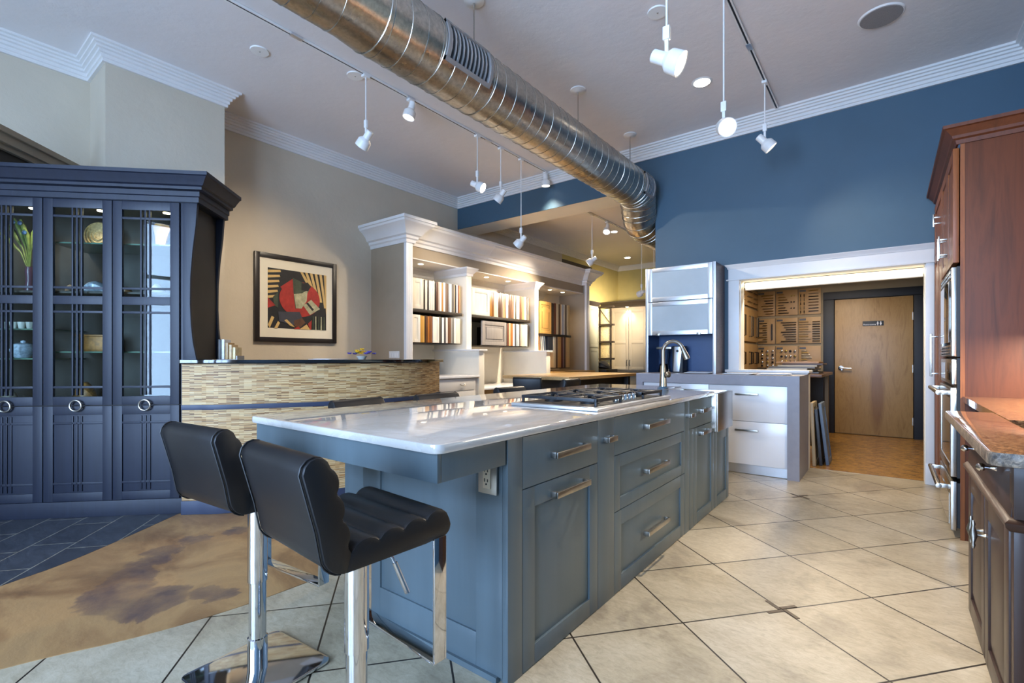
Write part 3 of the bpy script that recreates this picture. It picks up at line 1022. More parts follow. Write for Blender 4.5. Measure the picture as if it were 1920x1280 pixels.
CRN = [(0, 2.308), (0.012, 2.308), (0.012, 2.345), (0.022, 2.35), (0.022, 2.385), (0.05, 2.392), (0.05, 2.412), (0.066, 2.42), (0.082, 2.445), (0.105, 2.475), (0.116, 2.48), (0.116, 2.505), (0, 2.505)]
MB().mould([(XL, 0.0), (0.125, 0.0), (0.125, 0.47)], CRN).build('crown', M_navy, cabt, smooth=25, world=False)
bx('top_board', M_navy, (XL, 0.125, 0.0, 0.47, 2.306, 2.50), cabt, 0, False)
# open end shelf with two curved brackets
for y0, y1, nm in ((0.006, 0.034, 'curved_bracket'), (0.425, 0.455, 'curved_bracket')):
    cv = [(0.118, 2.306), (0.108, 2.15), (0.085, 1.95), (0.070, 1.75), (0.068, 1.55), (0.075, 1.40), (0.088, 1.27), (0.112, 1.145)]
    MB().prism([(0.021, 1.145)] + [(x if y0 < 0.2 else x, z) for x, z in cv[::-1]] + [(0.021, 2.306)], y0, y1, 'y').build(nm, M_navy, cabt, bev=0.002, world=False)
bx('back_board', M_navydk, (0.021, 0.06, 0.034, 0.425, 1.145, 2.306), cabt, 0, False)


def cabthing(name, label, cat, x, y, z, group=None):
    p = CB + Matrix.Rotation(A45, 3, 'Z') @ Vector((x, y, z))
    return thing(name, label, cat, p, A45, group)


M_basket = pmat('woven_straw', '#b89a6a', 0.6, var=0.5, nscale=60)
M_amber = pmat('amber_glass', '#d79a35', 0.12, var=0.25, nscale=25, coat=0.5)
M_shell = pmat('pale_shell', '#cfc3b4', 0.4, var=0.25, nscale=30)
M_porc = pmat('blue_white_porcelain', '#aebacb', 0.15, var=0.45, nscale=45, coat=0.5)
M_feather = pmat('peacock_feather', '#5d6b32', 0.5, var=0.4, nscale=40)
M_eye = pmat('feather_eye', '#1f3c63', 0.4)
M_mauve = pmat('mauve_glass', '#4f3a4b', 0.2, var=0.2)
M_tiger = pmat('striped_shell', '#9a6a36', 0.35, var=0.7, nscale=50)
M_wcup = pmat('white_china', '#d9d6cd', 0.2, var=0.03)
# woven plate leaning on the middle shelf
g = cabthing('woven_plate', 'round woven straw plate on the glass shelf in the dark blue cabinet', 'plate', -0.741, 0.30, 2.006)
m = MB().lathe((0, 0, 0.105), (0.0, 0.014, 0.107), [(0, 0.055), (0.2, 0.09), (0.6, 0.10), (1, 0.105)], 32)
m.build('plate', M_basket, g, world=False)
for rr in (0.03, 0.055, 0.08, 0.10):
    MB().tube([(rr * math.cos(t), -0.003, 0.105 + rr * math.sin(t)) for t in (2 * PI * i / 36 for i in range(36))], 0.005, 6, loop=True).build('rim', M_basket, g, world=False)
g = cabthing('amber_vase', 'amber speckled glass vase on the glass shelf behind the right cabinet door', 'vase', -0.285, 0.28, 2.006)
MB().lathe((0, 0, 0), (0.02, 0, 0.20), [(0, 0.03), (0.05, 0.032), (0.5, 0.045), (0.85, 0.065), (1, 0.05)], 6).build('body', M_amber, g, world=False)
g = cabthing('feather_vase', 'slim mauve vase with peacock feathers behind the third cabinet door', 'vase', -1.18, 0.24, 1.646)
MB().lathe((0, 0, 0), (0, 0, 0.20), [(0, 0.028), (0.1, 0.03), (0.5, 0.02), (0.8, 0.026), (1, 0.022)], 16).build('vase', M_mauve, g, world=False)
for k, (dx, dz) in enumerate(((-0.15, 0.33), (-0.09, 0.37), (-0.03, 0.36), (0.04, 0.31), (-0.19, 0.26), (0.0, 0.29))):
    top = Vector((dx, -0.02 * (k % 3), 0.19 + dz))
    pth = [(0, 0, 0.15), (dx * 0.3, 0, 0.19 + dz * 0.45), (dx * 0.75, -0.01 * (k % 3), 0.19 + dz * 0.85), top]
    f = MB().tube(pth, [0.002, 0.006, 0.016, 0.008], 6).build('feather', M_feather, g, world=False)
    MB().lathe(top + Vector((0, -0.012, -0.03)), top + Vector((0, 0.006, -0.03)), [(0, 0.004), (0.3, 0.016), (0.7, 0.016), (1, 0.004)], 12).build('feather_eye', M_eye, f, world=False)


def shellmesh(sx, sy, sz, n=9):
    m = MB()
    rr = []
    for i in range(8):
        t = i / 7
        R = math.sin(PI * (0.06 + 0.88 * t)) ** 0.8
        rr.append([(sx * (t - 0.5), sy * R * math.cos(a) * (1 + 0.10 * math.cos(5 * a)), sz * R * (0.5 + 0.5 * math.sin(a))) for a in (2 * PI * k / 14 for k in range(14))])
    return m.rings(rr)


for nm, lb, mt, x, z, s in (('scallop_shell', 'white scallop shell standing behind the right cabinet door', M_shell, -0.27, 1.646, (0.10, 0.045, 0.09)),
                            ('brown_shell', 'small brown shell in the left corner behind the right cabinet door', M_tiger, -0.49, 1.646, (0.08, 0.04, 0.06)),
                            ('large_shell', 'large grey-mauve shell behind the second cabinet door from the right', M_porc, -0.71, 1.646, (0.20, 0.06, 0.10)),
                            ('pink_shell', 'small pale shell left of the large grey-mauve shell in the cabinet', M_shell, -0.88, 1.646, (0.07, 0.04, 0.07)),
                            ('striped_shell', 'striped brown shell low behind the second cabinet door from the right', M_tiger, -0.783, 0.816, (0.16, 0.06, 0.16)),
                            ('pale_fossil', 'pale patterned fossil at the bottom behind the third cabinet door', M_shell, -1.30, 0.816, (0.11, 0.05, 0.10))):
    g = cabthing(nm, lb, 'shell', x, 0.22, z)
    o = shellmesh(*s).build('shell_body', mt, g, world=False)
bx('middle_shelf', M_navydk, (XL + 0.02, -0.02, 0.05, 0.43, 1.630, 1.645), cabt, 0, False)
g = cabthing('copper_box', 'long copper-coloured box on the lower glass shelf in the dark cabinet', 'box', -0.735, 0.27, 1.206)
MB().box(-0.11, 0.11, -0.05, 0.05, 0, 0.115).build('body', pmat('copper_pattern', '#8a5a24', 0.35, 0.3, var=0.5, nscale=30), g, bev=0.004, world=False)
MB().box(-0.115, 0.115, -0.055, 0.055, 0.115, 0.13).build('lid', pmat('copper_pattern', '#8a5a24'), g, bev=0.003, world=False)
for k in range(5):
    g = cabthing('china_cup', 'white china cup %s in the row behind the third cabinet door' % ('at the left end', 'second from the left', 'in the middle', 'second from the right', 'at the right end')[k], 'cup', -1.31 + k * 0.055, 0.20, 1.371, 'white china cups')
    MB().lathe((0, 0, 0), (0, 0, 0.055), [(0, 0.016), (0.1, 0.018), (0.8, 0.024), (1, 0.025), (0.98, 0.021)], 16).build('cup', M_wcup, g, world=False)
g = cabthing('porcelain_bowl', 'blue and white porcelain pot under the row of cups in the cabinet', 'bowl', -1.19, 0.20, 1.156)
MB().lathe((0, 0, 0), (0, 0, 0.115), [(0, 0.045), (0.1, 0.055), (0.5, 0.078), (0.85, 0.06), (0.9, 0.062), (1, 0.03)], 20).build('pot', M_porc, g, world=False)
MB().lathe((0, 0, 0.115), (0, 0, 0.135), [(0, 0.015), (0.6, 0.016), (1, 0.004)], 12).build('lid_knob', M_porc, g, world=False)

# ================================================================== RECEPTION BAR
Pb = crom([(-4.112, 1.333), (-4.04, 1.405), (-3.884, 1.567), (-3.578, 2.081), (-3.415, 2.591), (-3.44, 3.05), (-3.64, 3.476)], 8)


def offs(path, d):
    out = []
    for i, p in enumerate(path):
        t = (path[min(i + 1, len(path) - 1)] - path[max(i - 1, 0)]).normalized()
        out.append(Vector((p.x - t.y * d, p.y + t.x * d)))
    return out


LEN = [0]
for i in range(1, len(Pb)): LEN.append(LEN[-1] + (Pb[i] - Pb[i - 1]).length)


def bar_uv(bm):
    uvl = bm.loops.layers.uv.new('UVMap')
    for f in bm.faces:
        for l in f.loops:
            c = l.vert.co
            i = min(range(len(Pb)), key=lambda k: (Pb[k].x - c.x) ** 2 + (Pb[k].y - c.y) ** 2)
            l[uvl].uv = (LEN[i] + (0 if abs(f.normal.z) < 0.5 else c.x), c.z)


bar = thing('reception_bar', 'curved bar counter faced in stacked stone strips beside the dark blue cabinet', 'bar counter')


def wall_strip(d0, d1, z0, z1, path=None):
    P = path or Pb
    o0, o1 = offs(P, d0), offs(P, d1)
    return MB().rings([[(a.x, a.y, z0), (a.x, a.y, z1), (b.x, b.y, z1), (b.x, b.y, z0)] for a, b in zip(o0, o1)])


wall_strip(0.0, 0.14, 0.0, 1.112).build('stone_facing', M_strip, bar, uv=bar_uv)
for z in (0.775, 0.44, 0.004):
    wall_strip(-0.012, 0.0, z, z + (0.035 if z > 0.1 else 0.10)).build('blue_band', pmat('blue_band_paint', '#343c52', 0.45), bar, bev=0.001)
Pt = Pb + [Pb[-1] + (Pb[-1] - Pb[-2]).normalized() * 0.035]
tag(wall_strip(-0.035, 0.45, 1.113, 1.142, Pt).build('polished_worktop', M_blk, bev=0.006), 'polished black curved top on the stone-faced bar', 'bar top')
# things on the bar
g = thing('brochure_stand', 'stepped stand of leaflets on the black bar top by the dark cabinet', 'leaflets', (-4.04, 1.62, 1.143), math.radians(38))
for k in range(5):
    h = (0.155, 0.155, 0.13, 0.115, 0.095)[k]
    MB().box(-0.05 + 0.028 * k, -0.05 + 0.028 * k + 0.02, -0.045, 0.045, 0.004, h).build('leaflet', pmat('leaflet_%d' % k, ('#2b2622', '#d8d6d2', '#b08d5c', '#c9a878', '#d7bf8d')[k], 0.4, var=0.25, nscale=20), g, bev=0.001, world=False)
MB().box(-0.055, 0.10, -0.05, 0.05, 0, 0.004).box(0.09, 0.10, -0.05, 0.05, 0.004, 0.03).build('tray', pmat('clear_plastic', '#8f8a86', 0.15), g, world=False)
g = thing('flower_posy', 'small posy of yellow and violet flowers lying on the black bar top', 'flowers', (-3.80, 2.66, 1.143))
M_yel, M_vio, M_grn = pmat('yellow_petal', '#e2b01c', 0.5, var=0.2), pmat('violet_petal', '#54489a', 0.5, var=0.25), pmat('leaf_green', '#5c7340', 0.5, var=0.25)
rnd = random.Random(3)
for k in range(16):
    a, rr = rnd.uniform(0, 2 * PI), rnd.uniform(0.0, 0.11)
    c = Vector((rr * math.cos(a) * 0.6, rr * math.sin(a) * 1.2, 0.045 + rnd.uniform(0, 0.05) * (1 - rr / 0.13)))
    mt = M_yel if rr < 0.065 else (M_vio if k % 3 else M_grn)
    m = MB()
    for j in range(6):
        b = 2 * PI * j / 6 + k
        e1 = c + Vector((math.cos(b) * 0.019, math.sin(b) * 0.019, 0.010))
        m.lathe(c, e1, [(0, 0.003), (0.5, 0.008), (1, 0.004)], 6)
    m.build('flower', mt, g, world=False)
MB().lathe((0, 0, 0), (0, 0, 0.03), [(0, 0.03), (1, 0.05)], 16).build('bowl', M_wcup, g, world=False)
g = thing('paper_sheet', 'white papers lying flat on the black bar top left of the flowers', 'papers', (-3.85, 2.36, 1.143), 0.4)
MB().box(-0.1, 0.1, -0.14, 0.14, 0, 0.003).box(-0.12, 0.06, -0.05, 0.2, 0.003, 0.006).build('sheets', M_paper, g, world=False)

# framed picture
pic = thing('framed_picture', 'black framed abstract print with red disc and cream stripes on the beige wall', 'picture', (-5.7, 3.07, 1.34))
FY0, FY1, FZ0, FZ1 = 2.555, 3.585, 1.342, 2.37
MB().frame(FY0, FY1, FZ0, FZ1, 0.055, -5.698, -5.662, 'x').build('frame', pmat('black_frame', '#1f1815', 0.35, var=0.15), pic, bev=0.004)
bx('mat_board', pmat('ivory_mat', '#e2dac6', 0.6, var=0.02), (-5.698, -5.678, FY0 + 0.05, FY1 - 0.05, FZ0 + 0.05, FZ1 - 0.05), pic)
ART = [pmat('print_black', '#1c1b1c', 0.5, var=0.3, nscale=12), pmat('print_cream', '#c9a86b', 0.5, var=0.1), pmat('print_red', '#9c2a22', 0.5, var=0.25, nscale=14), pmat('print_green', '#3d4636', 0.5, var=0.3, nscale=14),
       pmat('print_pale', '#a5a283', 0.5, var=0.35, nscale=16), pmat('print_slate', '#3a3b45', 0.5, var=0.2, nscale=14), pmat('print_brown', '#5a3a26', 0.5, var=0.4, nscale=18)]
AY0, AY1, AZ0, AZ1 = 2.705, 3.445, 1.505, 2.205
m = MB()
lay = [0]


def pg(pts, mi):
    lay[0] += 1
    x = -5.6775 + 0.00022 * lay[0]
    P = [(AY0 + (AY1 - AY0) * u, AZ0 + (AZ1 - AZ0) * v) for u, v in pts]
    m.prism(P, -5.6779, x, 'x', mi)


pg([(0, 0), (1, 0), (1, 1), (0, 1)], 0)
for k in range(6): pg([(0, 0.96 - k * 0.085), (0.20 - 0.012 * k, 0.985 - k * 0.085), (0.21 - 0.012 * k, 0.95 - k * 0.085), (0.0, 0.915 - k * 0.085)], 1)
for k in range(6): pg([(0.53 + k * 0.085, 1), (0.575 + k * 0.085, 1), (min(1, 0.70 + k * 0.075), 0.80 - 0.10 * k), (min(0.995, 0.64 + k * 0.08), 0.80 - 0.10 * k)], 1)
pg([(0.53 + 0.36 * math.cos(a) * 0.97, 0.52 + 0.30 * math.sin(a) * 1.02) for a in (2 * PI * i / 40 for i in range(40))], 2)
pg([(0.20, 0.70), (0.40, 0.86), (0.44, 0.42), (0.33, 0.50)], 2)
pg([(0.40, 0.88), (0.62, 0.80), (0.70, 0.74), (0.62, 0.55), (0.45, 0.34), (0.42, 0.55)], 3)
pg([(0.46, 0.36), (0.42, 0.60), (0.56, 0.63), (0.66, 0.70), (0.64, 0.50), (0.55, 0.36)], 4)
pg([(0.55, 0.80), (0.66, 0.83), (0.72, 0.76), (0.66, 0.68), (0.55, 0.68)], 0)
pg([(0.58, 0.42), (0.72, 0.53), (0.88, 0.38), (0.70, 0.26)], 4)
pg([(0.63, 0.46), (0.66, 0.48), (0.77, 0.36), (0.74, 0.335)], 0)
pg([(0.08, 0.52), (0.16, 0.60), (0.16, 0.34), (0.10, 0.38)], 3)
pg([(0, 0.50), (0.12, 0.38), (0, 0.33)], 2)
pg([(0.16, 0.28), (0.52, 0.30), (0.58, 0.16), (0.40, 0.06), (0.18, 0.12)], 5)
pg([(0.42, 0.14), (0.56, 0.20), (0.62, 0.12), (0.52, 0.02), (0.43, 0.05)], 6)
pg([(0, 0.05), (0.06, 0.20), (0.10, 0.18), (0.03, 0)], 1)
pg([(0.10, 0), (0.16, 0.12), (0.19, 0.09), (0.15, 0)], 1)
pg([(0.26, 0.14), (0.30, 0.16), (0.44, 0.03), (0.36, 0.05)], 1)
pg([(0.52, 0.0), (0.64, 0.09), (0.70, 0)], 1)
pg([(0.66, 0.10), (0.73, 0.17), (0.72, 0.0), (0.70, 0.0)], 2)
pg([(0.42, 0.0), (0.50, 0.05), (0.53, 0)], 2)
for k in range(5): pg([(0.74 + k * 0.05, 0), (0.765 + k * 0.05, 0), (0.76 + k * 0.05, 0.24), (0.745 + k * 0.05, 0.24)], 4 if k % 2 else 3)
m.build('print', ART, pic, smooth=0)

# ================================================================== SAMPLE DOOR DISPLAY along the left wall
XB, XF, XP = -5.65, -4.95, -4.70
dsp = thing('sample_display', 'cream built-in display wall with three lit bays of door samples and white cornice', 'display unit', (-5.3, 6.5, 0))
m = MB().box(-5.70, XB, 4.15, 9.05, 0, 2.52)
m.build('back_panel', M_cream, dsp)
bx('end_panel', M_taupe, (-5.70, -4.99, 4.144, 4.17, 0, 2.70), dsp)
bx('front_post', M_white, (-5.0, XF, 4.14, 4.25, 0, 2.70), dsp, 0.004)
for y in (4.165, 4.195, 4.225): bx('flute', M_white, (XF, XF + 0.004, y - 0.008, y + 0.008, 0.3, 2.6), dsp, 0.002)
bx('end_panel', M_taupe, (-5.70, -4.99, 8.96, 9.0, 0, 2.70), dsp)
bx('front_post', M_white, (-5.0, XF, 8.91, 9.03, 0, 2.70), dsp, 0.004)
bx('frieze', M_taupe, (-5.11, -5.06, 4.17, 8.96, 2.508, 2.70), dsp)
CO = [(0, 2.66), (0.015, 2.66), (0.02, 2.70), (0.04, 2.715), (0.045, 2.745), (0.075, 2.76), (0.10, 2.81), (0.15, 2.86), (0.19, 2.885), (0.20, 2.91), (0.215, 2.915), (0.215, 2.95), (0, 2.95)]
MB().mould([(-5.70, 4.144), (XF, 4.144), (XF, 4.27), (-5.06, 4.27), (-5.06, 8.89), (XF, 8.89), (XF, 9.04), (-5.70, 9.04)], CO).build('cornice', M_white, dsp, smooth=20)
bx('top_board', M_white, (-5.70, -5.0, 4.15, 9.03, 2.86, 2.90), dsp)
for y in (5.85, 7.35):
    MB().mould([(-5.06, y - 0.012), (-5.06, y + 0.012)], [(o + 0.004, z) for o, z in CO]).build('cornice_joint', M_white, dsp)
bx('soffit', M_white, (XB, -5.065, 4.17, 8.30, 2.492, 2.512), dsp)
bx('soffit', M_white, (XB, -5.06, 8.30, 8.96, 2.492, 2.512), dsp)
for y in (4.653, 5.326, 6.079, 6.648, 7.202, 7.98, 8.45):
    o = MB().lathe((-5.25, y, 2.492), (-5.25, y, 2.486), [(0, 0.05), (1, 0.046)], 24).build('downlight', M_white, dsp)
    MB().cyl((-5.25, y, 2.4855), (-5.25, y, 2.484), 0.036, n=24).build('bulb', M_puck, o)
    spot_light('downlight_beam', (-5.25, y, 2.47), (0.10, 0, -1), 7.5, WARM, 130, 0.8, 0.03)
IC = [(0, 2.375), (0.012, 2.375), (0.018, 2.41), (0.03, 2.42), (0.05, 2.45), (0.072, 2.47), (0.078, 2.492), (0, 2.492)]
PIL = [(5.28, 5.39), (7.04, 7.15)]
ys = [4.25, 5.28, 5.39, 7.04, 7.15, 8.3]
path = [(-4.99, 4.17), (XB, 4.17), (XB, 5.28), (XF, 5.28), (XF, 5.39), (XB, 5.39), (XB, 7.04), (XF, 7.04), (XF, 7.15), (XB, 7.15), (XB, 8.35)]
MB().mould(path, IC).build('inner_cornice', M_white, dsp, smooth=20)
for y0, y1 in PIL:
    bx('pilaster', M_cream, (XB, XF, y0, y1, 0.9, 2.492), dsp, 0.002)
    bx('pedestal', M_cream, (XB, XP, y0 - 0.005, y1 + 0.005, 0.0, 1.255), dsp, 0.002)
    MB().box(XB, XP + 0.035, y0 - 0.035, y1 + 0.035, 1.255, 1.282).build('pedestal_cap', M_white, dsp, bev=0.005)
# bay 1: white counter with drawers
bx('counter', M_gloss, (XB, XP + 0.02, 4.26, 5.275, 0.875, 0.903), dsp, 0.003)
bx('drawer_base', M_white, (XB, XP - 0.02, 4.26, 5.27, 0.02, 0.873), dsp)
for z0, z1 in ((0.70, 0.86), (0.40, 0.69), (0.04, 0.39)):
    o = bx('drawer', M_white, (XP - 0.02, XP, 4.32, 5.20, z0, z1), dsp, 0.002)
    MB().tube([(XP + 0.022 * math.sin(t), 4.93 - 0.045 * math.cos(t), (z0 + z1) / 2 + 0.01 - 0.022 * math.sin(t)) for t in (PI * i / 12 for i in range(13))], 0.005, 8).build('cup_handle', M_nickel, o)
# bay 2 desk, bay 3 wood ledge
bx('desk_top', M_gloss, (XB, XP - 0.05, 5.40, 7.03, 0.675, 0.70), dsp, 0.003)
bx('desk_front', M_maple, (XB, XP - 0.08, 5.41, 7.02, 0.1, 0.672), dsp)
bx('ledge', M_maple, (XB, XP - 0.05, 7.16, 8.90, 0.84, 0.90), dsp, 0.004)
bx('ledge_support', M_cream, (XB, XP - 0.15, 7.16, 8.90, 0, 0.838), dsp)
SX = -5.0
RACKS = [('upper rack of the left bay', 4.27, 5.20, 1.815, 2.225), ('lower rack of the left bay', 4.27, 5.20, 1.365, 1.735),
         ('upper rack of the middle bay', 5.44, 6.92, 1.815, 2.215), ('lower rack of the middle bay', 5.68, 6.92, 1.355, 1.735),
         ('upper rack of the right bay', 7.24, 8.31, 1.60, 2.19), ('lower rack of the right bay', 7.72, 8.31, 0.965, 1.565)]
for nm, y0, y1, z0, z1 in RACKS:
    low = nm.startswith('lower')
    m = MB().box(XB, SX - 0.01 if low else SX + 0.02, y0 - 0.02, y1 + 0.02, z0 - (0.012 if low else 0.045), z0 - 0.004)
    m.build('rack_shelf', M_dark, dsp, bev=0.003)
    m = MB()
    for k in range(3): m.box(XB, SX - 0.3, y0 - 0.01 + k * (y1 - y0) / 2, y0 + 0.005 + k * (y1 - y0) / 2, z0, z1 - 0.05)
    m.build('rack_pins', M_dark, dsp)

# every sample door: (colour, plain colour word, relative thickness); '*' opens a whole door face
SAMP = [
    [('#d9cfbd', 'cream', 16, 1), ('#3b3129', 'dark brown', 2.5), ('#d8d0c0', 'ivory', 3), ('#2f2b29', 'charcoal', 2.3), ('#e0d8ca', 'off-white', 2.7), ('#e3dccf', 'pale cream', 2.8), ('#dcd5c6', 'stone white', 2.7), ('#2b2523', 'near-black', 2.3), ('#5c4032', 'red-brown', 3), ('#b9a79a', 'pinkish grey', 2), ('#e9e6e0', 'white', 3), ('#b78347', 'honey tan', 2.4), ('#eae6df', 'bright white', 3.3), ('#7a6658', 'taupe brown', 2.5), ('#6b584b', 'walnut brown', 2.3), ('#a9b2ba', 'pale blue-grey', 2.2), ('#ecebe8', 'snow white', 2.7), ('#6d6862', 'grey', 2), ('#807a70', 'warm grey', 1.8), ('#c9b693', 'beige', 1.2), ('#353433', 'black-grey', 2.3), ('#e5e2db', 'chalk white', 2.5), ('#7d4a31', 'chestnut', 2.2), ('#c9a172', 'pale orange oak', 1.8)],
    [('#e4dccd', 'white', 11, 1), ('#c08c3c', 'golden oak', 2.8), ('#c99a4f', 'honey', 2.8), ('#3f2b1d', 'dark walnut', 2.2), ('#6f4524', 'brown', 2), ('#a8682c', 'orange-brown', 2.2), ('#7b4726', 'red oak', 2), ('#8a5a38', 'nut brown', 2), ('#e6dfd0', 'ivory shaker', 9, 1), ('#6d685b', 'grey-green', 2.2), ('#353130', 'charcoal', 1.8), ('#e9e6de', 'white slab', 3.2), ('#39373a', 'graphite', 2.3), ('#dcd2c8', 'pinkish white', 3), ('#6a4a35', 'mid brown', 2.3), ('#745540', 'coffee brown', 2.3), ('#9a958d', 'light grey', 2.3), ('#75746e', 'mid grey', 2.2), ('#e6e2d6', 'antique white', 3.5), ('#d9d4c2', 'pale stone', 6)],
    [('#dfe0d2', 'pale green-white', 25, 1), ('#a8742e', 'amber', 3.2), ('#855420', 'dark amber', 3), ('#cfd0b0', 'pale green', 3.5), ('#eadfbd', 'light cream', 2.7), ('#553a2f', 'dark red-brown', 2.8), ('#5e4236', 'mahogany', 2.6), ('#8b7b6b', 'grey-brown', 2.5), ('#d5b483', 'tan', 2.2), ('#93602f', 'orange-brown', 1.5), ('#e7dfcc', 'cream', 4), ('#6a4e3e', 'brown', 3), ('#755845', 'cocoa', 2.9), ('#8a6a55', 'light walnut', 2.9), ('#e3dac0', 'butter cream', 2.5), ('#49483a', 'dark green', 1.5), ('#dccfc0', 'pinkish cream', 2.8), ('#e9e0d2', 'shell white', 2.7), ('#6d4a34', 'cherry brown', 2.3), ('#83664f', 'umber', 2.2), ('#c4a26a', 'gold tan', 3.5), ('#e4dccb', 'ivory', 4), ('#3c342c', 'black-brown', 1.5), ('#c6b394', 'beige', 2)],
    [('#8f8a86', 'weathered grey raised-panel', 34, 2), ('#2c2724', 'near-black', 1.2), ('#744b3c', 'red-brown', 2.8), ('#d2b383', 'tan', 2.5), ('#9a6335', 'orange-brown', 3.5), ('#ebe6da', 'white', 2.8), ('#4b4a4b', 'dark grey', 2.2), ('#a4b1b8', 'pale blue', 2.6), ('#b5bfc2', 'ice grey', 2.4), ('#43332a', 'espresso', 1.5), ('#c0a898', 'dusty pink', 2.5), ('#d7ccb2', 'sand', 4), ('#e2dac6', 'cream', 2.6), ('#e9e3d3', 'ivory', 2.4), ('#3a322b', 'black-brown', 2)],
    [('#c79a57', 'maple raised-panel', 17, 2), ('#3a2d26', 'dark brown', 2.3), ('#463730', 'espresso', 2.2), ('#7d4730', 'red-brown', 2.8), ('#d9c7a4', 'cream', 3.7), ('#3d2f28', 'black-brown', 1.7), ('#b98a5a', 'tan', 1.8), ('#e3d9c4', 'ivory', 1.8), ('#a3abb8', 'blue-grey', 2.2), ('#d6d2ca', 'pale grey', 2), ('#7a6a58', 'taupe', 3), ('#dcc9a0', 'light oak', 2.5), ('#c9a871', 'beige oak', 2)],
    [('#dcd3bd', 'cream', 3.5), ('#5c4638', 'brown', 1.7), ('#7c6756', 'taupe', 1.6), ('#cfa365', 'light oak', 2.6), ('#c3955a', 'natural oak', 2.5), ('#5e2a1f', 'dark red', 3), ('#8c7676', 'mauve', 2), ('#3f2c24', 'dark brown', 2), ('#c99c68', 'tan', 2), ('#d8b77b', 'golden maple', 2.3), ('#cdaa70', 'pale maple', 2.2)]]
ORD = 'first second third fourth fifth sixth seventh eighth ninth tenth eleventh twelfth thirteenth fourteenth fifteenth sixteenth seventeenth eighteenth nineteenth twentieth twenty-first twenty-second twenty-third twenty-fourth twenty-fifth'.split()
SPROT = {}
smc = 0
for (rn, y0, y1, z0, z1), row in zip(RACKS, SAMP):
    tot = sum(s[2] for s in row)
    y = y0
    for i, s_ in enumerate(row):
        col, word, w = s_[:3]
        kind = s_[3] if len(s_) > 3 else 0
        dy = (y1 - y0) * w / tot
        zt = z1 - (0.004 * (i % 3))
        mt = pmat('sample_' + col[1:], col, 0.35, var=0.10, nscale=25, stretch=(1, 1, 0.15))
        lb = '%s sample, %s from left in the %s' % (word, ORD[i], rn)
        if kind:
            t = thing('door_sample', lb, 'sample door', (SX, y, z0), 0, 'sample doors in the display')
            a, b = y + 0.004, y + dy - 0.004
            fw = min(0.06, (b - a) * 0.28)
            o = MB().box(SX - 0.022, SX - 0.002, a, b, z0, zt).build('slab', mt, t)
            m = MB().frame(a, b, z0, zt, fw, SX - 0.004, SX + 0.006, 'x')
            m.build('face_frame', mt, t, bev=0.002)
            if kind == 2:
                rim = pmat('dark_line_' + col[1:], tuple(c * 0.35 for c in lin(col)[:3]) + (1,), 0.4)  # darker tone of the door colour for lines round the panel
                for d_ in (fw, fw + 0.035):
                    MB().frame(a + d_, b - d_, z0 + d_, zt - d_, 0.006, SX - 0.004, SX + 0.0035 - (d_ - fw) * 0.02, 'x').build('dark_line', rim, t)
                MB().prism([(a + fw + 0.04, z0 + fw + 0.04), (b - fw - 0.04, z0 + fw + 0.04), (b - fw - 0.04, zt - fw - 0.04), (a + fw + 0.04, zt - fw - 0.04)], SX - 0.004, SX + 0.004, 'x').build('raised_panel', mt, t, bev=0.006)
            if rn == 'upper rack of the right bay': bx('rail', mt, (SX - 0.004, SX + 0.007, a + fw, b - fw, zt - 0.19, zt - 0.13), t, 0.002)
        else:
            o = MB().box(SX - 0.32, SX, y + 0.0015, y + dy - 0.0015, z0, zt).build('door_sample', mt, bev=0.002)
            tag(o, lb, 'sample door', 'sample doors in the display')
        y += dy
# a few loose samples leaning on the second pedestal side
for k, (c, wd) in enumerate((('#b98a5a', 'tan'), ('#e3dccb', 'cream'), ('#dfe0df', 'white'), ('#8f9aa2', 'grey'))):
    yy = 7.27 + k * 0.06
    o = MB().box(-0.3, 0, -0.011, 0.011, 0, 0.27).build('loose_sample', pmat('loose_' + c[1:], c, 0.4))
    o.location = (SX, yy, 1.29 - 0.0)
    o.rotation_euler = (0.10, 0, 0)
    tag(o, '%s thin sample board, %s of four leaning left of the right bay lower rack' % (wd, ORD[k]), 'sample board', 'leaning sample boards')
bx('sample_rest', M_cream, (XB, SX + 0.02, 7.15, 7.70, 1.25, 1.288), dsp)
o = MB().box(SX - 0.32, SX, 7.53, 7.70, 1.29, 1.555).build('door_sample', pmat('sample_slate', '#363a42', 0.4))
tag(o, 'wide slate-grey sample door between the leaning boards and the right bay lower rack', 'sample door')
g = thing('switch_plate', 'white four-gang switch plate on the near end of the display', 'switch', (-5.1, 4.144, 1.2))
bx('plate', M_white, (-5.30, -5.09, 4.137, 4.1435, 1.15, 1.245), g, 0.002)
for k in range(4): bx('rocker', M_lamp, (-5.28 + k * 0.048, -5.252 + k * 0.048, 4.132, 4.138, 1.165, 1.215), g, 0.001)

# ================================================================== WOOD TABLE between the display and the grey counter
tb = thing('wood_table', 'long oak counter-height table in front of the display wall', 'table', (-3.9, 6.5, 0))
bx('table_top', M_butcher, (-4.46, -3.33, 5.52, 7.75, 0.855, 0.90), tb, 0.004)
for x in (-4.36, -3.46):
    for y in (5.85, 7.6): bx('leg', M_blkm, (x - 0.04, x + 0.04, y - 0.04, y + 0.04, 0, 0.853), tb, 0.003)
bx('base_panel', M_blkm, (-4.30, -3.52, 5.9, 7.7, 0.1, 0.852), tb)

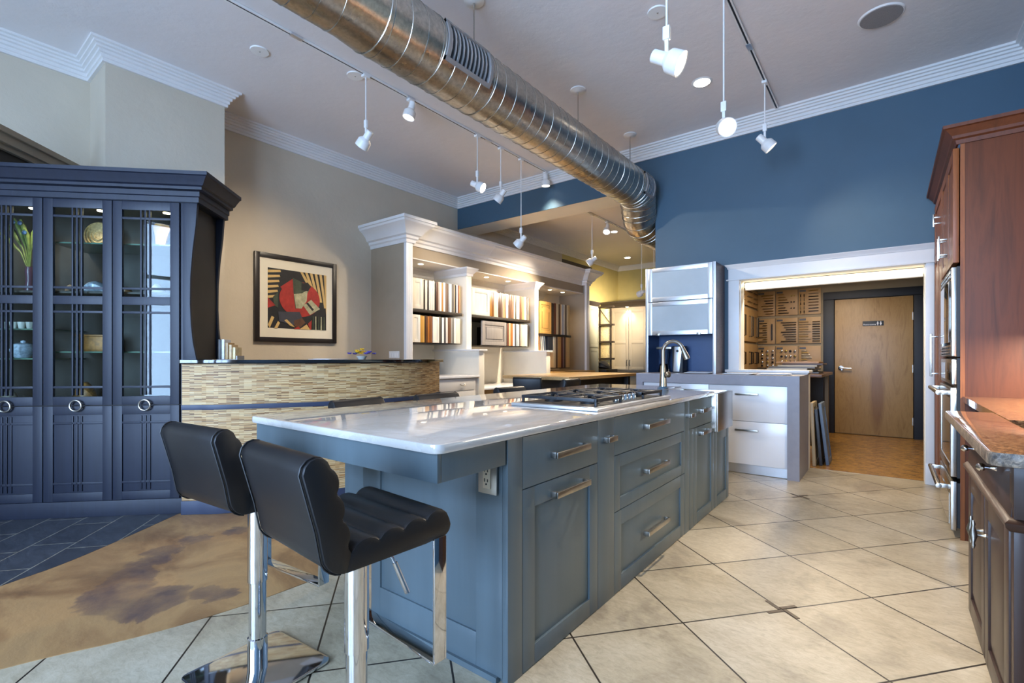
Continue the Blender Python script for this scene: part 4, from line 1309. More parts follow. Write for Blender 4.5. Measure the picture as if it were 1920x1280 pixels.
# ================================================================== BACK ROOM
bc = thing('tall_cupboard', 'tall grey two-door cupboard under a dark cornice on the far wall', 'cupboard', (-5.0, 11.5, 0))
bx('body', M_taupe, (-5.58, -4.30, 11.22, 11.94, 0.82, 2.40), bc)
MG = pmat('putty_grey_paint', '#99907f', 0.45, var=0.03)
for x0, x1 in ((-5.50, -5.055), (-5.045, -4.60)):
    o = MB().box(x0, x1, 11.195, 11.215, 0.86, 2.34).frame(x0, x1, 0.86, 2.34, 0.07, 11.185, 11.196).box(x0 + 0.07, x1 - 0.07, 11.185, 11.196, 1.50, 1.57).build('door', MG, bc, bev=0.002)
    xh = -5.085 if x0 < -5.2 else -5.015
    MB().tube([(xh, 11.185, 0.96), (xh, 11.155, 0.97), (xh, 11.155, 1.09), (xh, 11.185, 1.10)], 0.007).build('handle', M_blkm, o)
m = MB().box(-5.75 + 0.06, -4.2, 11.02, 11.94, 2.40, 2.47).mould([(-5.69, 11.0), (-4.2, 11.0)], [(0, 2.40), (0.02, 2.40), (0.05, 2.47), (0.08, 2.50), (0.08, 2.53), (0, 2.53)])
m.build('cornice', M_dark, bc)
o = MB().cyl((-5.05, 11.1, 2.40), (-5.05, 11.1, 2.393), 0.05, n=20).build('downlight', M_white, bc)
MB().cyl((-5.05, 11.1, 2.3925), (-5.05, 11.1, 2.391), 0.035, n=20).build('bulb', M_puck, o)
spot_light('cupboard_beam', (-5.05, 11.1, 2.38), (0, 0.12, -1), 22, WARM, 100, 0.8, 0.03)
tag(MB().box(-5.69, -3.2, 10.9, 11.9, 0.77, 0.815).build('dark_worktop', M_blkm, bev=0.003), 'dark worktop in the far back room under the grey cupboard', 'worktop')
bx('body', MG, (-5.66, -3.25, 11.0, 11.9, 0.0, 0.77), bc)
# stone sample rack
rk = thing('stone_rack', 'dark ladder rack holding tiles of stone in the back room', 'sample rack', (-5.4, 10.2, 0))
for x in (-5.66, -5.38, -5.10): bx('upright', M_dark, (x - 0.012, x + 0.012, 10.3, 10.34, 0.4, 2.36), rk)
for z in (2.34, 1.92, 1.52, 1.13, 0.75): bx('ledge', M_dark, (-5.68, -5.02, 10.26, 10.36, z - 0.02, z + 0.02), rk)
MB().cyl((-5.36, 10.31, 2.28), (-5.13, 10.31, 1.98), 0.006).build('brace', M_dark, rk)
STN = ['#c9bb94', '#d2c59b', '#a3916a', '#8e8c78', '#c3b593', '#b3a47c', '#aca083', '#c8b88c', '#9b9a87', '#d9caa2', '#cdbb88', '#bda873']
zs = [1.94, 1.54, 1.15, 0.77]
for r_ in range(4):
    for c_ in range(2):
        cc = STN[r_ * 3 + c_]
        o = MB().box(-5.64 + 0.28 * c_, -5.40 + 0.28 * c_, 10.32, 10.338, zs[r_] + 0.003, zs[r_] + 0.355).build('stone_tile', pmat('stone_' + cc[1:], cc, 0.3, var=0.3, nscale=40), bev=0.002)
        tag(o, 'speckled %s stone tile, %s column, %s row of the dark rack' % (('pale buff', 'grey-green', 'cream', 'olive-beige')[(r_ + 2 * c_) % 4], ('left', 'right')[c_], ('top', 'second', 'third', 'bottom')[r_]), 'stone tile', 'stone tiles on the dark rack')
g = thing('narrow_cupboard', 'narrow pale grey-green cupboard just behind the display wall end', 'cupboard', (-5.4, 9.4, 0))
MP = pmat('sage_grey_paint', '#aaa893', 0.5, var=0.03)
bx('body', MP, (-5.69, -5.02, 9.10, 9.55, 0, 2.28), g)
MB().mould([(-5.69, 9.10), (-5.02, 9.10), (-5.02, 9.56)], [(0, 2.27), (0.02, 2.27), (0.05, 2.34), (0.05, 2.36), (0, 2.36)]).build('cornice', M_dark, g)
for z0, z1 in ((0.15, 1.35), (1.38, 2.24)):
    MB().box(-5.02, -5.008, 9.12, 9.53, z0, z1).frame(9.12, 9.53, z0, z1, 0.06, -5.009, -5.0, 'x').build('door', MP, g, bev=0.002)
tag(shellmesh(0.34, 0.2, 0.2).move((-5.15, 10.0, 0.9)).build('black_bag', M_blkm), 'black lumpy bag lying at the foot of the stone rack', 'bag')
tag(MB().box(-5.6, -4.9, 9.7, 10.25, 0.0, 0.895).build('low_cabinet', M_dark, bev=0.004), 'low dark cabinet under the stone rack in the back room', 'cabinet')

# ================================================================== GREY COUNTER, WHITE DRAWERS, ALUMINIUM CABINET
gc = thing('grey_counter', 'grey waterfall counter with white gloss drawers against the blue wall', 'counter', (-1.46, 5.5, 0))
m = MB().box(-2.264, -0.758, 5.22, 5.775, 0.886, 0.984).box(-2.264, -2.19, 5.22, 5.85, 0, 0.886).box(-0.758, -0.656, 5.22, 5.858, 0, 0.984).box(-2.264, -1.46, 5.775, 5.858, 0.886, 0.984).box(-1.46, -0.758, 5.775, 5.858, 0.886, 0.98)
m.build('waterfall_top', M_greyc, gc)
bx('carcass', M_gloss, (-2.19, -0.758, 5.275, 5.85, 0.09, 0.885), gc)
bx('plinth', M_alu, (-2.19, -0.758, 5.268, 5.30, 0.004, 0.092), gc)
for x0, x1 in ((-2.186, -1.481), (-1.476, -0.762)):
    for z0, z1 in ((0.527, 0.880), (0.097, 0.522)):
        o = bx('drawer', M_gloss, (x0, x1, 5.25, 5.272, z0, z1), gc, 0.0015)
        xc = x0 + 0.36
        bar_pull((xc, 5.25, z1 - 0.085), 0.21, o, 'x', (0, -1, 0), M_nickel, h=0.018, proj=0.028)
al = thing('aluminium_cabinet', 'aluminium-framed cabinet with two frosted flap doors on the grey counter', 'cabinet', (-1.87, 5.6, 0.985))
bx('side_panel', M_dkgrain, (-1.503, -1.477, 5.50, 5.858, 0.985, 2.198), al)
bx('side_panel', M_bluein, (-2.262, -2.236, 5.50, 5.858, 0.985, 2.198), al)
for x0, x1 in ((-1.506, -1.474), (-2.265, -2.233)): bx('edge_strip', M_alu, (x0, x1, 5.488, 5.50, 0.985, 2.20), al, 0.001)
bx('top_panel', M_bluein, (-2.236, -1.503, 5.50, 5.858, 2.18, 2.198), al)
bx('bottom_panel', M_bluein, (-2.236, -1.503, 5.50, 5.858, 1.42, 1.44), al)
bx('back_panel', M_bluein, (-2.236, -1.503, 5.84, 5.858, 0.985, 2.18), al)
for z0, z1 in ((1.807, 2.195), (1.418, 1.800)):
    fr = MB().frame(-2.231, -1.508, z0, z1, 0.048, 5.482, 5.50).build('door_frame', M_alu, al, bev=0.002)
    bx('frosted_pane', M_frost, (-2.186, -1.553, 5.487, 5.494, z0 + 0.045, z1 - 0.045), fr)
for x in (-2.11, -1.65): bx('pull_tab', M_nickel, (x - 0.02, x + 0.02, 5.462, 5.483, 1.412, 1.436), al, 0.002)
g = thing('coffee_maker', 'black and steel appliance with a glass jug in the blue niche of the aluminium cabinet', 'appliance', (-2.02, 5.66, 0.985))
MB().lathe((-0.09, 0, 0.0), (-0.09, 0, 0.10), [(0, 0.06), (0.1, 0.062), (0.9, 0.05), (1, 0.045)], 20).build('jug_base', M_blk, g, world=False)
MB().lathe((-0.09, 0, 0.10), (-0.09, 0, 0.27), [(0, 0.042), (0.8, 0.06), (1, 0.062)], 20).build('jug', pmat('smoked_glass', '#3a4a63', 0.08, coat=0.6), g, world=False)
MB().box(-0.16, 0.02, -0.06, 0.06, 0.272, 0.30).build('lid', M_nickel, g, bev=0.006, world=False)
MB().box(0.03, 0.15, -0.05, 0.10, 0.0, 0.31).build('column', M_blkm, g, bev=0.006, world=False)
MB().prism([(0.045, 0.012), (0.115, 0.012), (0.145, 0.30), (0.06, 0.30)], -0.063, -0.049, 'y').build('front_plate', M_alu, g, bev=0.003, world=False)
MB().cyl((0.095, -0.063, 0.25), (0.095, -0.07, 0.25), 0.014, n=16).build('dial', M_blkm, g, world=False)
# papers
for nm, lb, d, rz in (('paper_pile', 'white papers in the niche under the frosted doors', (-1.72, 5.66, 0.9855), 0.15), ('paper_pile', 'white papers on the grey counter left of the leaflets', (-1.25, 5.50, 0.9855), -0.08), ('leaflet_fan', 'fanned leaflets near the right end of the grey counter', (-0.95, 5.55, 0.9855), 0.2)):
    g = MB()
    for k in range(4): g.box(-0.13 + 0.012 * k, 0.13 + 0.016 * k, -0.10 - 0.01 * k, 0.10, 0.0032 * k, 0.0032 * k + 0.003)
    o = g.build(nm, M_paper)
    o.location, o.rotation_euler = d, (0, 0, rz)
    tag(o, lb, 'papers')

# ================================================================== HALL: HANDLE BOARDS, DESK, LEANING DOORS
M_board = pmat('maple_board', '#b08a58', 0.45, var=0.06, nscale=8)
M_brass = pmat('brass', '#b0934a', 0.3, 1.0, var=0.1)
M_bronze = pmat('dark_bronze', '#2a211b', 0.35, 0.6, var=0.1)
M_tagm = pmat('board_tag', '#4a4440', 0.4)
rnd = random.Random(11)
colx = [(-1.735, -1.475), (-1.463, -1.150), (-1.138, -0.835)]
rowz = [(1.845, 2.255), (1.385, 1.80), (0.99, 1.345)]
CW, RW = ('left', 'middle', 'right'), ('top', 'middle', 'bottom')
DESC = {(0, 0): 'brass and bronze bars', (0, 1): 'long thin brass bars above black ones', (0, 2): 'bow handles in two columns', (1, 0): 'short bars and one tall bronze bar', (1, 1): 'stepped steel and bronze bars',
        (1, 2): 'long bright chrome bars', (2, 0): 'three columns of dark round knobs', (2, 1): 'rows of bright round knobs', (2, 2): 'slim pale bars'}


def hbar(m, x0, x1, z, y=8.955, r=0.006):
    m.cyl((x0, y - 0.022, z), (x1, y - 0.022, z), r, n=8)
    for x in (x0 + 0.012, x1 - 0.012): m.cyl((x, y - 0.022, z), (x, y, z), r * 0.8, n=6)


for r_ in range(3):
    for c_ in range(3):
        (x0, x1), (z0, z1) = colx[c_], rowz[r_]
        g = thing('handle_board', 'board of %s, %s column, %s row in the hall' % (DESC[(r_, c_)], CW[c_], RW[r_]), 'handle board', ((x0 + x1) / 2, 8.98, z0), 0, 'cabinet handle boards in the hall')
        bx('board', M_board, (x0, x1, 8.955, 8.978, z0, z1), g, 0.004)
        bx('tag_plate', M_tagm, (x0 + 0.012, x0 + 0.10, 8.951, 8.956, z1 - 0.05, z1 - 0.02), g)
        w, hgt = x1 - x0, z1 - z0
        if r_ == 2 and c_ < 2:
            nc = 3 if c_ == 0 else 4
            for i in range(nc):
                for j in range(5 if c_ == 0 else 3):
                    xk, zk = x0 + w * (0.28 + 0.6 * i / (nc - 1)), z1 - 0.08 - j * (0.06 if c_ == 0 else 0.085)
                    MB().lathe((xk, 8.955, zk), (xk, 8.925, zk), [(0, 0.007), (0.4, 0.007), (0.5, 0.016), (0.9, 0.017), (1, 0.012)], 12).build('knob', (M_bronze, M_nickel, M_chrome, M_brass)[(i + j * 2 + c_ * 2) % 4], g)
        elif (r_, c_) == (0, 2):
            for j in range(8):
                m = MB()
                hbar(m, x0 + w * 0.46, x1 - 0.03, z1 - 0.04 - j * 0.046)
                m.build('pull', (M_brass, M_nickel, M_bronze, M_bronze, M_chrome, M_chrome, M_blkm, M_blkm)[j], g)
            for j in range(5):
                for i in range(2):
                    m = MB()
                    xk = x0 + w * (0.10 + 0.16 * i)
                    m.tube([(xk, 8.955, z1 - 0.09 - j * 0.065), (xk, 8.935, z1 - 0.092 - j * 0.065), (xk, 8.935, z1 - 0.125 - j * 0.065), (xk, 8.955, z1 - 0.127 - j * 0.065)], 0.006, 6)
                    m.build('bow_pull', M_bronze if j % 2 == 0 else M_nickel, g)
        else:
            n = 9 if r_ == 1 else 8
            for j in range(n):
                z = z1 - 0.075 - j * (hgt - 0.11) / (n - 1)
                m = MB()
                f = (j % 4) / 4
                if c_ == 2 and r_ == 1:
                    hbar(m, x0 + 0.01, x0 + w * (0.45 + 0.12 * (j % 3 == 1)), z, r=0.0045)
                    m.build('pull', M_nickel if j % 3 else M_brass, g)
                    m = MB()
                    hbar(m, x0 + w * 0.63, x1 - 0.01, z, r=0.007)
                    m.build('pull', M_chrome if j % 3 != 1 else M_bronze, g)
                    continue
                if (r_, c_) in ((1, 1), (0, 0)): hbar(m, x0 + w * (0.25 + 0.3 * f), x1 - 0.02, z, r=0.007)
                elif (r_, c_) == (1, 0): hbar(m, x0 + w * (0.06 + 0.25 * (j % 2)), x0 + w * 0.56, z)
                else: hbar(m, x0 + 0.04, x0 + w * (0.38 + 0.30 * f), z, r=0.006)
                mt = {(0, 0): (M_brass, M_brass, M_bronze, M_bronze, M_brass, M_nickel), (0, 1): (M_brass, M_brass, M_brass, M_bronze, M_nickel, M_bronze, M_bronze, M_bronze), (1, 0): (M_bronze, M_bronze, M_brass, M_brass), (1, 1): (M_nickel, M_chrome, M_nickel, M_bronze, M_bronze), (2, 2): (M_nickel, M_brass, M_nickel)}[(r_, c_)]
                m.build('pull', mt[j % len(mt)], g)
            if (r_, c_) == (1, 0): MB().cyl((x1 - 0.04, 8.93, z0 + 0.06), (x1 - 0.04, 8.93, z1 - 0.09), 0.009, n=10).cyl((x1 - 0.04, 8.93, z1 - 0.1), (x1 - 0.04, 8.956, z1 - 0.1), 0.007, n=8).cyl((x1 - 0.04, 8.93, z0 + 0.07), (x1 - 0.04, 8.956, z0 + 0.07), 0.007, n=8).build('tall_pull', M_bronze, g)
            if (r_, c_) == (0, 1):
                for j in range(3):
                    for k in range(2): MB().lathe((x1 - 0.09 + 0.04 * k, 8.955, z1 - 0.1 - j * 0.1), (x1 - 0.09 + 0.04 * k, 8.935, z1 - 0.1 - j * 0.1), [(0, 0.006), (0.5, 0.012), (1, 0.010)], 10).build('knob', M_brass if j < 1 else M_bronze, g)
for k, (z0, z1) in enumerate(((1.965, 2.25), (1.41, 1.93), (0.98, 1.37))):
    g = thing('handle_board', 'large handle board on the hall side wall, %s of three' % ('top', 'middle', 'bottom')[k], 'handle board', (-1.75, 8.2, z0), 0, 'cabinet handle boards in the hall')
    bx('board', M_board, (-1.748, -1.72, 7.35, 8.88, z0, z1), g, 0.004)
    for j in range(3):
        for y in (7.75, 8.25, 8.65):
            m = MB()
            if k == 0: m.cyl((-1.70, y - 0.14, z0 + 0.06 + j * 0.08), (-1.70, y + 0.14, z0 + 0.06 + j * 0.08), 0.006, n=8)
            else:
                if j == 2: continue
                ya = y + j * 0.12
                m.tube([(-1.72, ya, z0 + 0.08), (-1.685, ya, z0 + 0.085), (-1.685, ya, z1 - 0.13), (-1.72, ya, z1 - 0.125)], 0.009, 8)
            m.build('pull', (M_bronze, M_nickel, M_blkm)[(j + k) % 3], g)
hd = thing('hall_desk', 'brown-topped work desk behind the half wall in the hall', 'desk', (-1.15, 7.2, 0))
bx('desk_top', wood('walnut_top', '#5a3d26', '#6b4a2f', '#4c321f', (2, 6, 6), 4), (-1.70, -0.60, 6.55, 7.9, 0.93, 0.965), hd, 0.004)
bx('leg', M_corkwall, (-0.68, -0.64, 7.75, 7.85, 0, 0.93), hd)
bx('leg', M_corkwall, (-1.69, -1.65, 6.6, 6.7, 0, 0.93), hd)
bx('modesty_panel', M_dark, (-1.66, -0.70, 7.80, 7.83, 0.0, 0.93), hd)
STK = [('#4b4a4c', 'dark grey', -1.20, -0.66), ('#8b8a86', 'mid grey', -1.18, -0.72), ('#c9c2b2', 'cream', -1.22, -0.78), ('#6d6a66', 'grey', -1.20, -0.70), ('#b9ab92', 'buff', -1.10, -0.68), ('#4a2f20', 'dark brown', -1.05, -0.62), ('#a67848', 'tan', -1.12, -0.66)]
z = 0.9655
for k, (c, wd, x0, x1) in enumerate(STK):
    o = MB().box(x0, x1, 6.85, 7.35, z, z + 0.020).build('door_sample', pmat('stack_' + c[1:], c, 0.4), bev=0.002)
    o.rotation_euler = (0, 0, 0)
    tag(o, '%s flat sample panel, %s from the bottom of the stack on the hall desk' % (wd, ORD[k]), 'sample panel', 'stacked panels on the hall desk')
    z += 0.0205
o = MB().box(-1.5, -1.24, 6.8, 7.1, 0.9655, 0.975).box(-1.45, -1.2, 6.85, 7.2, 0.975, 0.982).build('paper_pile', M_paper)
tag(o, 'loose papers on the hall desk left of the stacked panels', 'papers')
LEAN = [('#b8a27c', 'cream-edged', 0.0, 0.67, 0.10), ('#2a2626', 'black', 0.0, 0.60, 0.055), ('#667587', 'blue-grey', 0.0, 0.66, 0.15)]
for k, (c, wd, a, h, xo) in enumerate(LEAN):
    mt = pmat('lean_' + c[1:], c, 0.4)
    g = thing('leaning_panel', '%s cabinet door leaning on the hall side of the half wall' % wd, 'cabinet door', (-0.640 + 0.055 * k, 6.06 + 0.06 * k, 0.004))
    t_ = 0.022
    m = MB().box(0, t_, 0, 0.36, 0, h).build('panel', mt, g, bev=0.002, world=False)
    MB().frame(0.0, 0.36, 0, h, 0.055, t_ - 0.001, t_ + 0.007, 'x').build('face_frame', mt, g, bev=0.002, world=False)
    g.rotation_euler = (0, -0.05 - 0.03 * k if k else -0.04, 0)
tag(MB().box(-0.74, -0.66, 6.35, 6.55, 0.62, 0.76).build('small_box', M_maple, bev=0.003), 'small tan wooden block under the hall desk', 'block').location = (0, 0, -0.62)

# ================================================================== RIGHT SIDE: OVEN TOWER, MICROWAVE, OVEN, BASE UNIT, GRANITE
TX = 0.352
tw = thing('oven_tower', 'tall cherry cabinet with crown housing the ovens on the right wall', 'cabinet', (0.65, 5.0, 0))
m = MB().box(TX + 0.01, 0.945, 4.183, 4.205, 0, 2.55).box(TX + 0.02, 0.945, 4.205, 5.80, 2.02, 2.545).box(0.90, 0.945, 4.205, 5.80, 0, 2.02).box(TX + 0.02, 0.9, 5.04, 5.06, 0, 2.02).box(TX + 0.02, 0.9, 5.78, 5.80, 0, 2.02)
m.build('carcass', M_cherry, tw, bev=0.001)
bx('edge_stile', M_cherryh, (TX + 0.008, TX + 0.03, 4.180, 4.184, 0, 2.55), tw)
TC = [(0, 2.515), (0.01, 2.515), (0.015, 2.54), (0.03, 2.548), (0.035, 2.565), (0.065, 2.60), (0.078, 2.605), (0.08, 2.625), (0, 2.625)]
MB().mould([(0.945, 4.183), (TX, 4.183), (TX, 5.80)], TC, side=-1).build('crown', M_cherry, tw, smooth=20)


def panel_door(y0, y1, z0, z1, x, parent, mt, name='door', fw=0.07, t=0.022):
    m = MB().box(x, x + t, y0 + fw - 0.01, y1 - fw + 0.01, z0 + fw - 0.01, z1 - fw + 0.01)
    m.frame(y0, y1, z0, z1, fw, x - 0.008, x + t, 'x')
    o = m.build(name, mt, parent, bev=0.002)
    a, b, c, d = y0 + fw + 0.012, y1 - fw - 0.012, z0 + fw + 0.012, z1 - fw - 0.012
    MB().rings([[(x + 0.001, a, c), (x + 0.001, b, c), (x + 0.001, b, d), (x + 0.001, a, d)], [(x - 0.006, a + 0.035, c + 0.035), (x - 0.006, b - 0.035, c + 0.035), (x - 0.006, b - 0.035, d - 0.035), (x - 0.006, a + 0.035, d - 0.035)]]).build('raised_panel', mt, o)
    return o


def dpull(parent, x, y, z0, z1, mt=M_steel, w=0.018, proj=0.05):
    return MB().box(x - proj, x - proj + 0.012, y - w / 2, y + w / 2, z0, z1).box(x - proj + 0.005, x, y - w / 2, y + w / 2, z0 + 0.02, z0 + 0.032).box(x - proj + 0.005, x, y - w / 2, y + w / 2, z1 - 0.032, z1 - 0.02).build('handle', mt, parent, bev=0.003)


DX = TX - 0.016
o = panel_door(4.215, 4.625, 1.77, 2.505, DX, tw, M_cherryh)
dpull(o, DX - 0.008, 4.585, 1.86, 2.02)
o = panel_door(4.632, 5.045, 1.77, 2.505, DX, tw, M_cherryh)
dpull(o, DX - 0.008, 4.675, 1.86, 2.02)
o = panel_door(5.065, 5.79, 2.07, 2.505, DX, tw, M_cherryh)
dpull(o, DX - 0.008, 5.12, 2.2, 2.30)
for y0, y1, yh in ((5.065, 5.425, 5.385), (5.43, 5.79, 5.47)):
    o = panel_door(y0, y1, 0.12, 2.062, DX, tw, M_cherryh)
    dpull(o, DX - 0.008, yh, 1.0, 1.36)
bx('plinth', M_cherry, (TX + 0.05, 0.9, 4.205, 5.78, 0, 0.05), tw)
mw = thing('microwave', 'built-in stainless microwave with dark glass in the cherry tower', 'microwave', (0.6, 4.6, 1.18))
bx('body', M_blkm, (TX - 0.005, 0.89, 4.212, 5.03, 1.165, 1.745), mw)
MB().frame(4.218, 5.03, 1.168, 1.742, 0.075, TX - 0.03, TX - 0.005, 'x').build('trim_frame', M_steel, mw, bev=0.004)
bx('vent_grille', M_blkm, (TX - 0.032, TX - 0.008, 4.25, 5.0, 1.672, 1.735), mw)
m = MB()
for j in range(2):
    for k in range(8): m.box(TX - 0.034, TX - 0.030, 4.27 + k * 0.09, 4.335 + k * 0.09, 1.682 + j * 0.026, 1.697 + j * 0.026)
m.build('vent_slats', M_steel, mw)
bx('door_glass', pmat('black_mirror_glass', '#15130f', 0.03, var=0.05, coat=1.0, spec=0.9), (TX - 0.036, TX - 0.012, 4.36, 4.96, 1.26, 1.665), mw, 0.003)
bx('control_panel', M_blk, (TX - 0.036, TX - 0.012, 4.295, 4.355, 1.26, 1.665), mw, 0.002)
m = MB()
for j in range(3):
    for k in range(5): m.box(TX - 0.0325, TX - 0.029, 4.32 + k * 0.13, 4.41 + k * 0.13, 1.178 + j * 0.02, 1.19 + j * 0.02)
m.build('lower_vents', M_blkm, mw)
ov = thing('wall_oven', 'stainless wall oven with bar handle under the microwave', 'oven', (0.6, 4.6, 0.36))
bx('body', M_blkm, (TX - 0.004, 0.89, 4.212, 5.03, 0.385, 1.155), ov)
bx('control_panel', M_steel, (TX - 0.03, TX - 0.004, 4.218, 5.03, 0.985, 1.15), ov, 0.006)
bx('display', M_blk, (TX - 0.033, TX - 0.029, 4.30, 4.94, 1.01, 1.125), ov, 0.002)
MB().frame(4.218, 5.03, 0.39, 0.965, 0.07, TX - 0.035, TX - 0.004, 'x').build('door_frame', M_steel, ov, bev=0.005)
bx('door_glass', pmat('black_mirror_glass', '#15130f'), (TX - 0.030, TX - 0.008, 4.285, 4.965, 0.455, 0.90), ov)


def appliance_handle(parent, z, x=TX - 0.034):
    m = MB().box(x - 0.055, x, 4.25, 4.27, z - 0.014, z + 0.014).box(x - 0.055, x, 4.97, 4.99, z - 0.014, z + 0.014)
    m.lathe((x - 0.058, 4.235, z), (x - 0.058, 5.005, z), [(0, 0.016), (1, 0.016)], 16)
    m.build('handle', M_steel, parent, bev=0.001)


appliance_handle(ov, 0.93)
wd_ = thing('warming_drawer', 'stainless warming drawer with bar handle near the floor of the tower', 'drawer', (0.6, 4.6, 0.05))
bx('front', M_steel, (TX - 0.035, TX - 0.004, 4.215, 5.03, 0.045, 0.362), wd_, 0.006)
bx('box', M_blkm, (TX - 0.004, 0.88, 4.23, 5.02, 0.06, 0.35), wd_)
bx('front_glass', pmat('mirror_steel', '#a8a49c', 0.07, 1.0, var=0.02), (TX - 0.038, TX - 0.034, 4.29, 4.96, 0.07, 0.27), wd_)
appliance_handle(wd_, 0.318)

# dark base unit in front
bu = thing('base_unit', 'dark espresso base cabinet with bulging drawer front and ornate pulls on the right', 'cabinet', (0.6, 2.5, 0))
BX = 0.292
MB().box(BX + 0.02, 0.945, 2.03, 2.985, 0.0, 0.62).box(BX + 0.02, BX + 0.05, 2.03, 2.985, 0.62, 0.875).box(BX + 0.02, 0.945, 2.95, 2.985, 0.62, 0.875).build('carcass', M_espresso, bu)
m = MB()
prof = [(BX + 0.05, 0.685), (BX - 0.010, 0.69), (BX - 0.006, 0.73), (BX + 0.004, 0.77), (BX + 0.010, 0.80), (BX + 0.006, 0.84), (BX - 0.004, 0.872), (BX + 0.05, 0.872)]
m.prism(prof, 2.02, 2.99, 'y')
m.prism([(BX + 0.0 + (a - BX) * 0 + 0.04, b) if False else (a, b) for a, b in [(2.0, 0.685), (2.06, 0.685), (2.06, 0.872), (2.0, 0.872), (1.996, 0.80)]], BX - 0.006, 0.945, 'x')
m.build('drawer_front', M_espresso, bu, bev=0.002, smooth=50)
MB().mould([(0.945, 2.01), (BX - 0.002, 2.01), (BX - 0.002, 2.985)], [(0, 0.655), (0.012, 0.655), (0.022, 0.668), (0.024, 0.68), (0.012, 0.692), (0, 0.694)], side=-1).build('moulding', M_espresso, bu, smooth=40)
for y0, y1 in ((2.06, 2.515), (2.525, 2.98)): panel_door(y0, y1, 0.03, 0.648, BX, bu, M_espresso, fw=0.075)
bx('corner_post', M_espresso, (BX - 0.004, BX + 0.03, 2.012, 2.056, 0, 0.655), bu, 0.002)
bx('end_panel', M_espresso, (BX + 0.03, 0.945, 2.015, 2.03, 0, 0.655), bu)


def birdcage(y, z, horizontal):
    m = MB()
    m.lathe((BX - 0.004, y, z), (BX - 0.034, y, z), [(0, 0.010), (0.2, 0.007), (0.6, 0.006), (1, 0.008)], 12)
    ax = Vector((0, 1, 0)) if horizontal else Vector((0, 0, 1))
    c = Vector((BX - 0.042, y, z))
    ln = 0.022 if horizontal else 0.052
    m.lathe(c - ax * ln, c + ax * ln, [(0, 0.004), (0.12, 0.007), (0.2, 0.005), (0.5, 0.014), (0.8, 0.005), (0.88, 0.007), (1, 0.003)], 12)
    m.build('ornate_pull', M_chrome if horizontal else M_nickel, bu)


birdcage(2.30, 0.785, True)
birdcage(2.74, 0.785, True)
birdcage(2.49, 0.50, False)
birdcage(2.555, 0.50, False)
bx('rear_unit', M_espresso, (0.43, 0.945, 2.995, 4.17, 0, 0.873), bu)
gt = thing('granite_worktop', 'brown veined polished granite worktop with sink cut-out on the right', 'worktop', (0.6, 2.6, 0.884))
sx0, sx1, sy0, sy1 = 0.375, 0.80, 2.02, 2.71
m = MB()
m.prism(arc(0.236, 1.80, 0.03, 180, 270, 5) + [(sx0, 1.77), (sx0, 3.03), (0.222, 3.03), (0.206, 3.0)][0:0] + [(sx0, 1.77), (sx0, 3.025), (0.225, 3.025), (0.206, 3.01)], 0.876, 0.914)
fs_ = m.build('front_slab', M_gran, gt, bev=0.008)
t_ = NT('rough_granite_edge')
n_ = t_.noise(t_.coords(scale=(1, 1.6, 1)), 34, 6, 0.8, 0.6)
t_.l(t_.ramp(n_, 'Fac', [(0.36, '#2b2622'), (0.5, '#6a5d50'), (0.6, '#96846f'), (0.72, '#4a4038')]), 0, t_.b, 'Base Color')
t_.b.inputs['Roughness'].default_value = 0.3
t_.bump(n_, 'Fac', 0.6, 0.006)
fs_.data.materials.append(t_.m)
for p_ in fs_.data.polygons:
    if p_.normal.z < 0.85: p_.material_index = 1
m = MB().box(sx0, 0.946, 1.77, sy0, 0.876, 0.914).box(sx1, 0.946, sy0, sy1, 0.876, 0.914).box(sx0, 0.946, sy1, 4.179, 0.876, 0.914)
m.build('slab', M_gran, gt)
area_light('under_cabinet_light', (0.80, 3.3, 1.30), (0, 0, 0), 0.06, 1.4, 32, WARM)
sn = thing('undermount_sink', 'dark sink sunk into the brown granite worktop', 'sink', (0.6, 2.4, 0.7))
MB().box(sx0 - 0.01, sx0 + 0.004, sy0, sy1, 0.70, 0.876).box(sx1 - 0.004, sx1 + 0.01, sy0, sy1, 0.70, 0.876).box(sx0, sx1, sy0 - 0.01, sy0 + 0.004, 0.70, 0.876).box(sx0, sx1, sy1 - 0.004, sy1 + 0.01, 0.70, 0.876).box(sx0, sx1, sy0, sy1, 0.69, 0.702).build('basin', pmat('grey_sink', '#6d6b68', 0.3, 0.7), sn)
MB().cyl((0.59, 2.36, 0.702), (0.59, 2.36, 0.706), 0.05, n=20).build('drain', M_chrome, sn)

# ================================================================== CEILING: DUCT, TRACKS, LAMPS
du = thing('spiral_duct', 'large galvanised spiral air duct hanging under the ceiling', 'duct', (-2.41, 2.5, 3.18))
DXC, DZC = -2.41, 3.18


def duct_run(name, path, radii, seams=0.0, seam0=0.0):
    return MB().tube(path, radii, 48, cap=True).build(name, M_duct, du, smooth=40)


duct_run('main_run', [(DXC, -3.0, DZC), (DXC, 1.58, DZC), (DXC, 1.72, DZC), (DXC, 5.42, DZC)], [0.205, 0.205, 0.218, 0.218])
bend = crom([(DXC, 5.42, DZC), (DXC - 0.01, 5.60, DZC - 0.04), (DXC - 0.05, 5.74, DZC - 0.17), (DXC - 0.08, 5.88, DZC - 0.29), (DXC - 0.09, 6.10, DZC - 0.335)], 5)
duct_run('offset_bend', bend, [0.218 - 0.018 * i / (len(bend) - 1) for i in range(len(bend))])
duct_run('back_run', [(DXC - 0.09, 6.10, DZC - 0.335), (DXC - 0.09, 11.9, DZC - 0.335)], [0.20, 0.20])
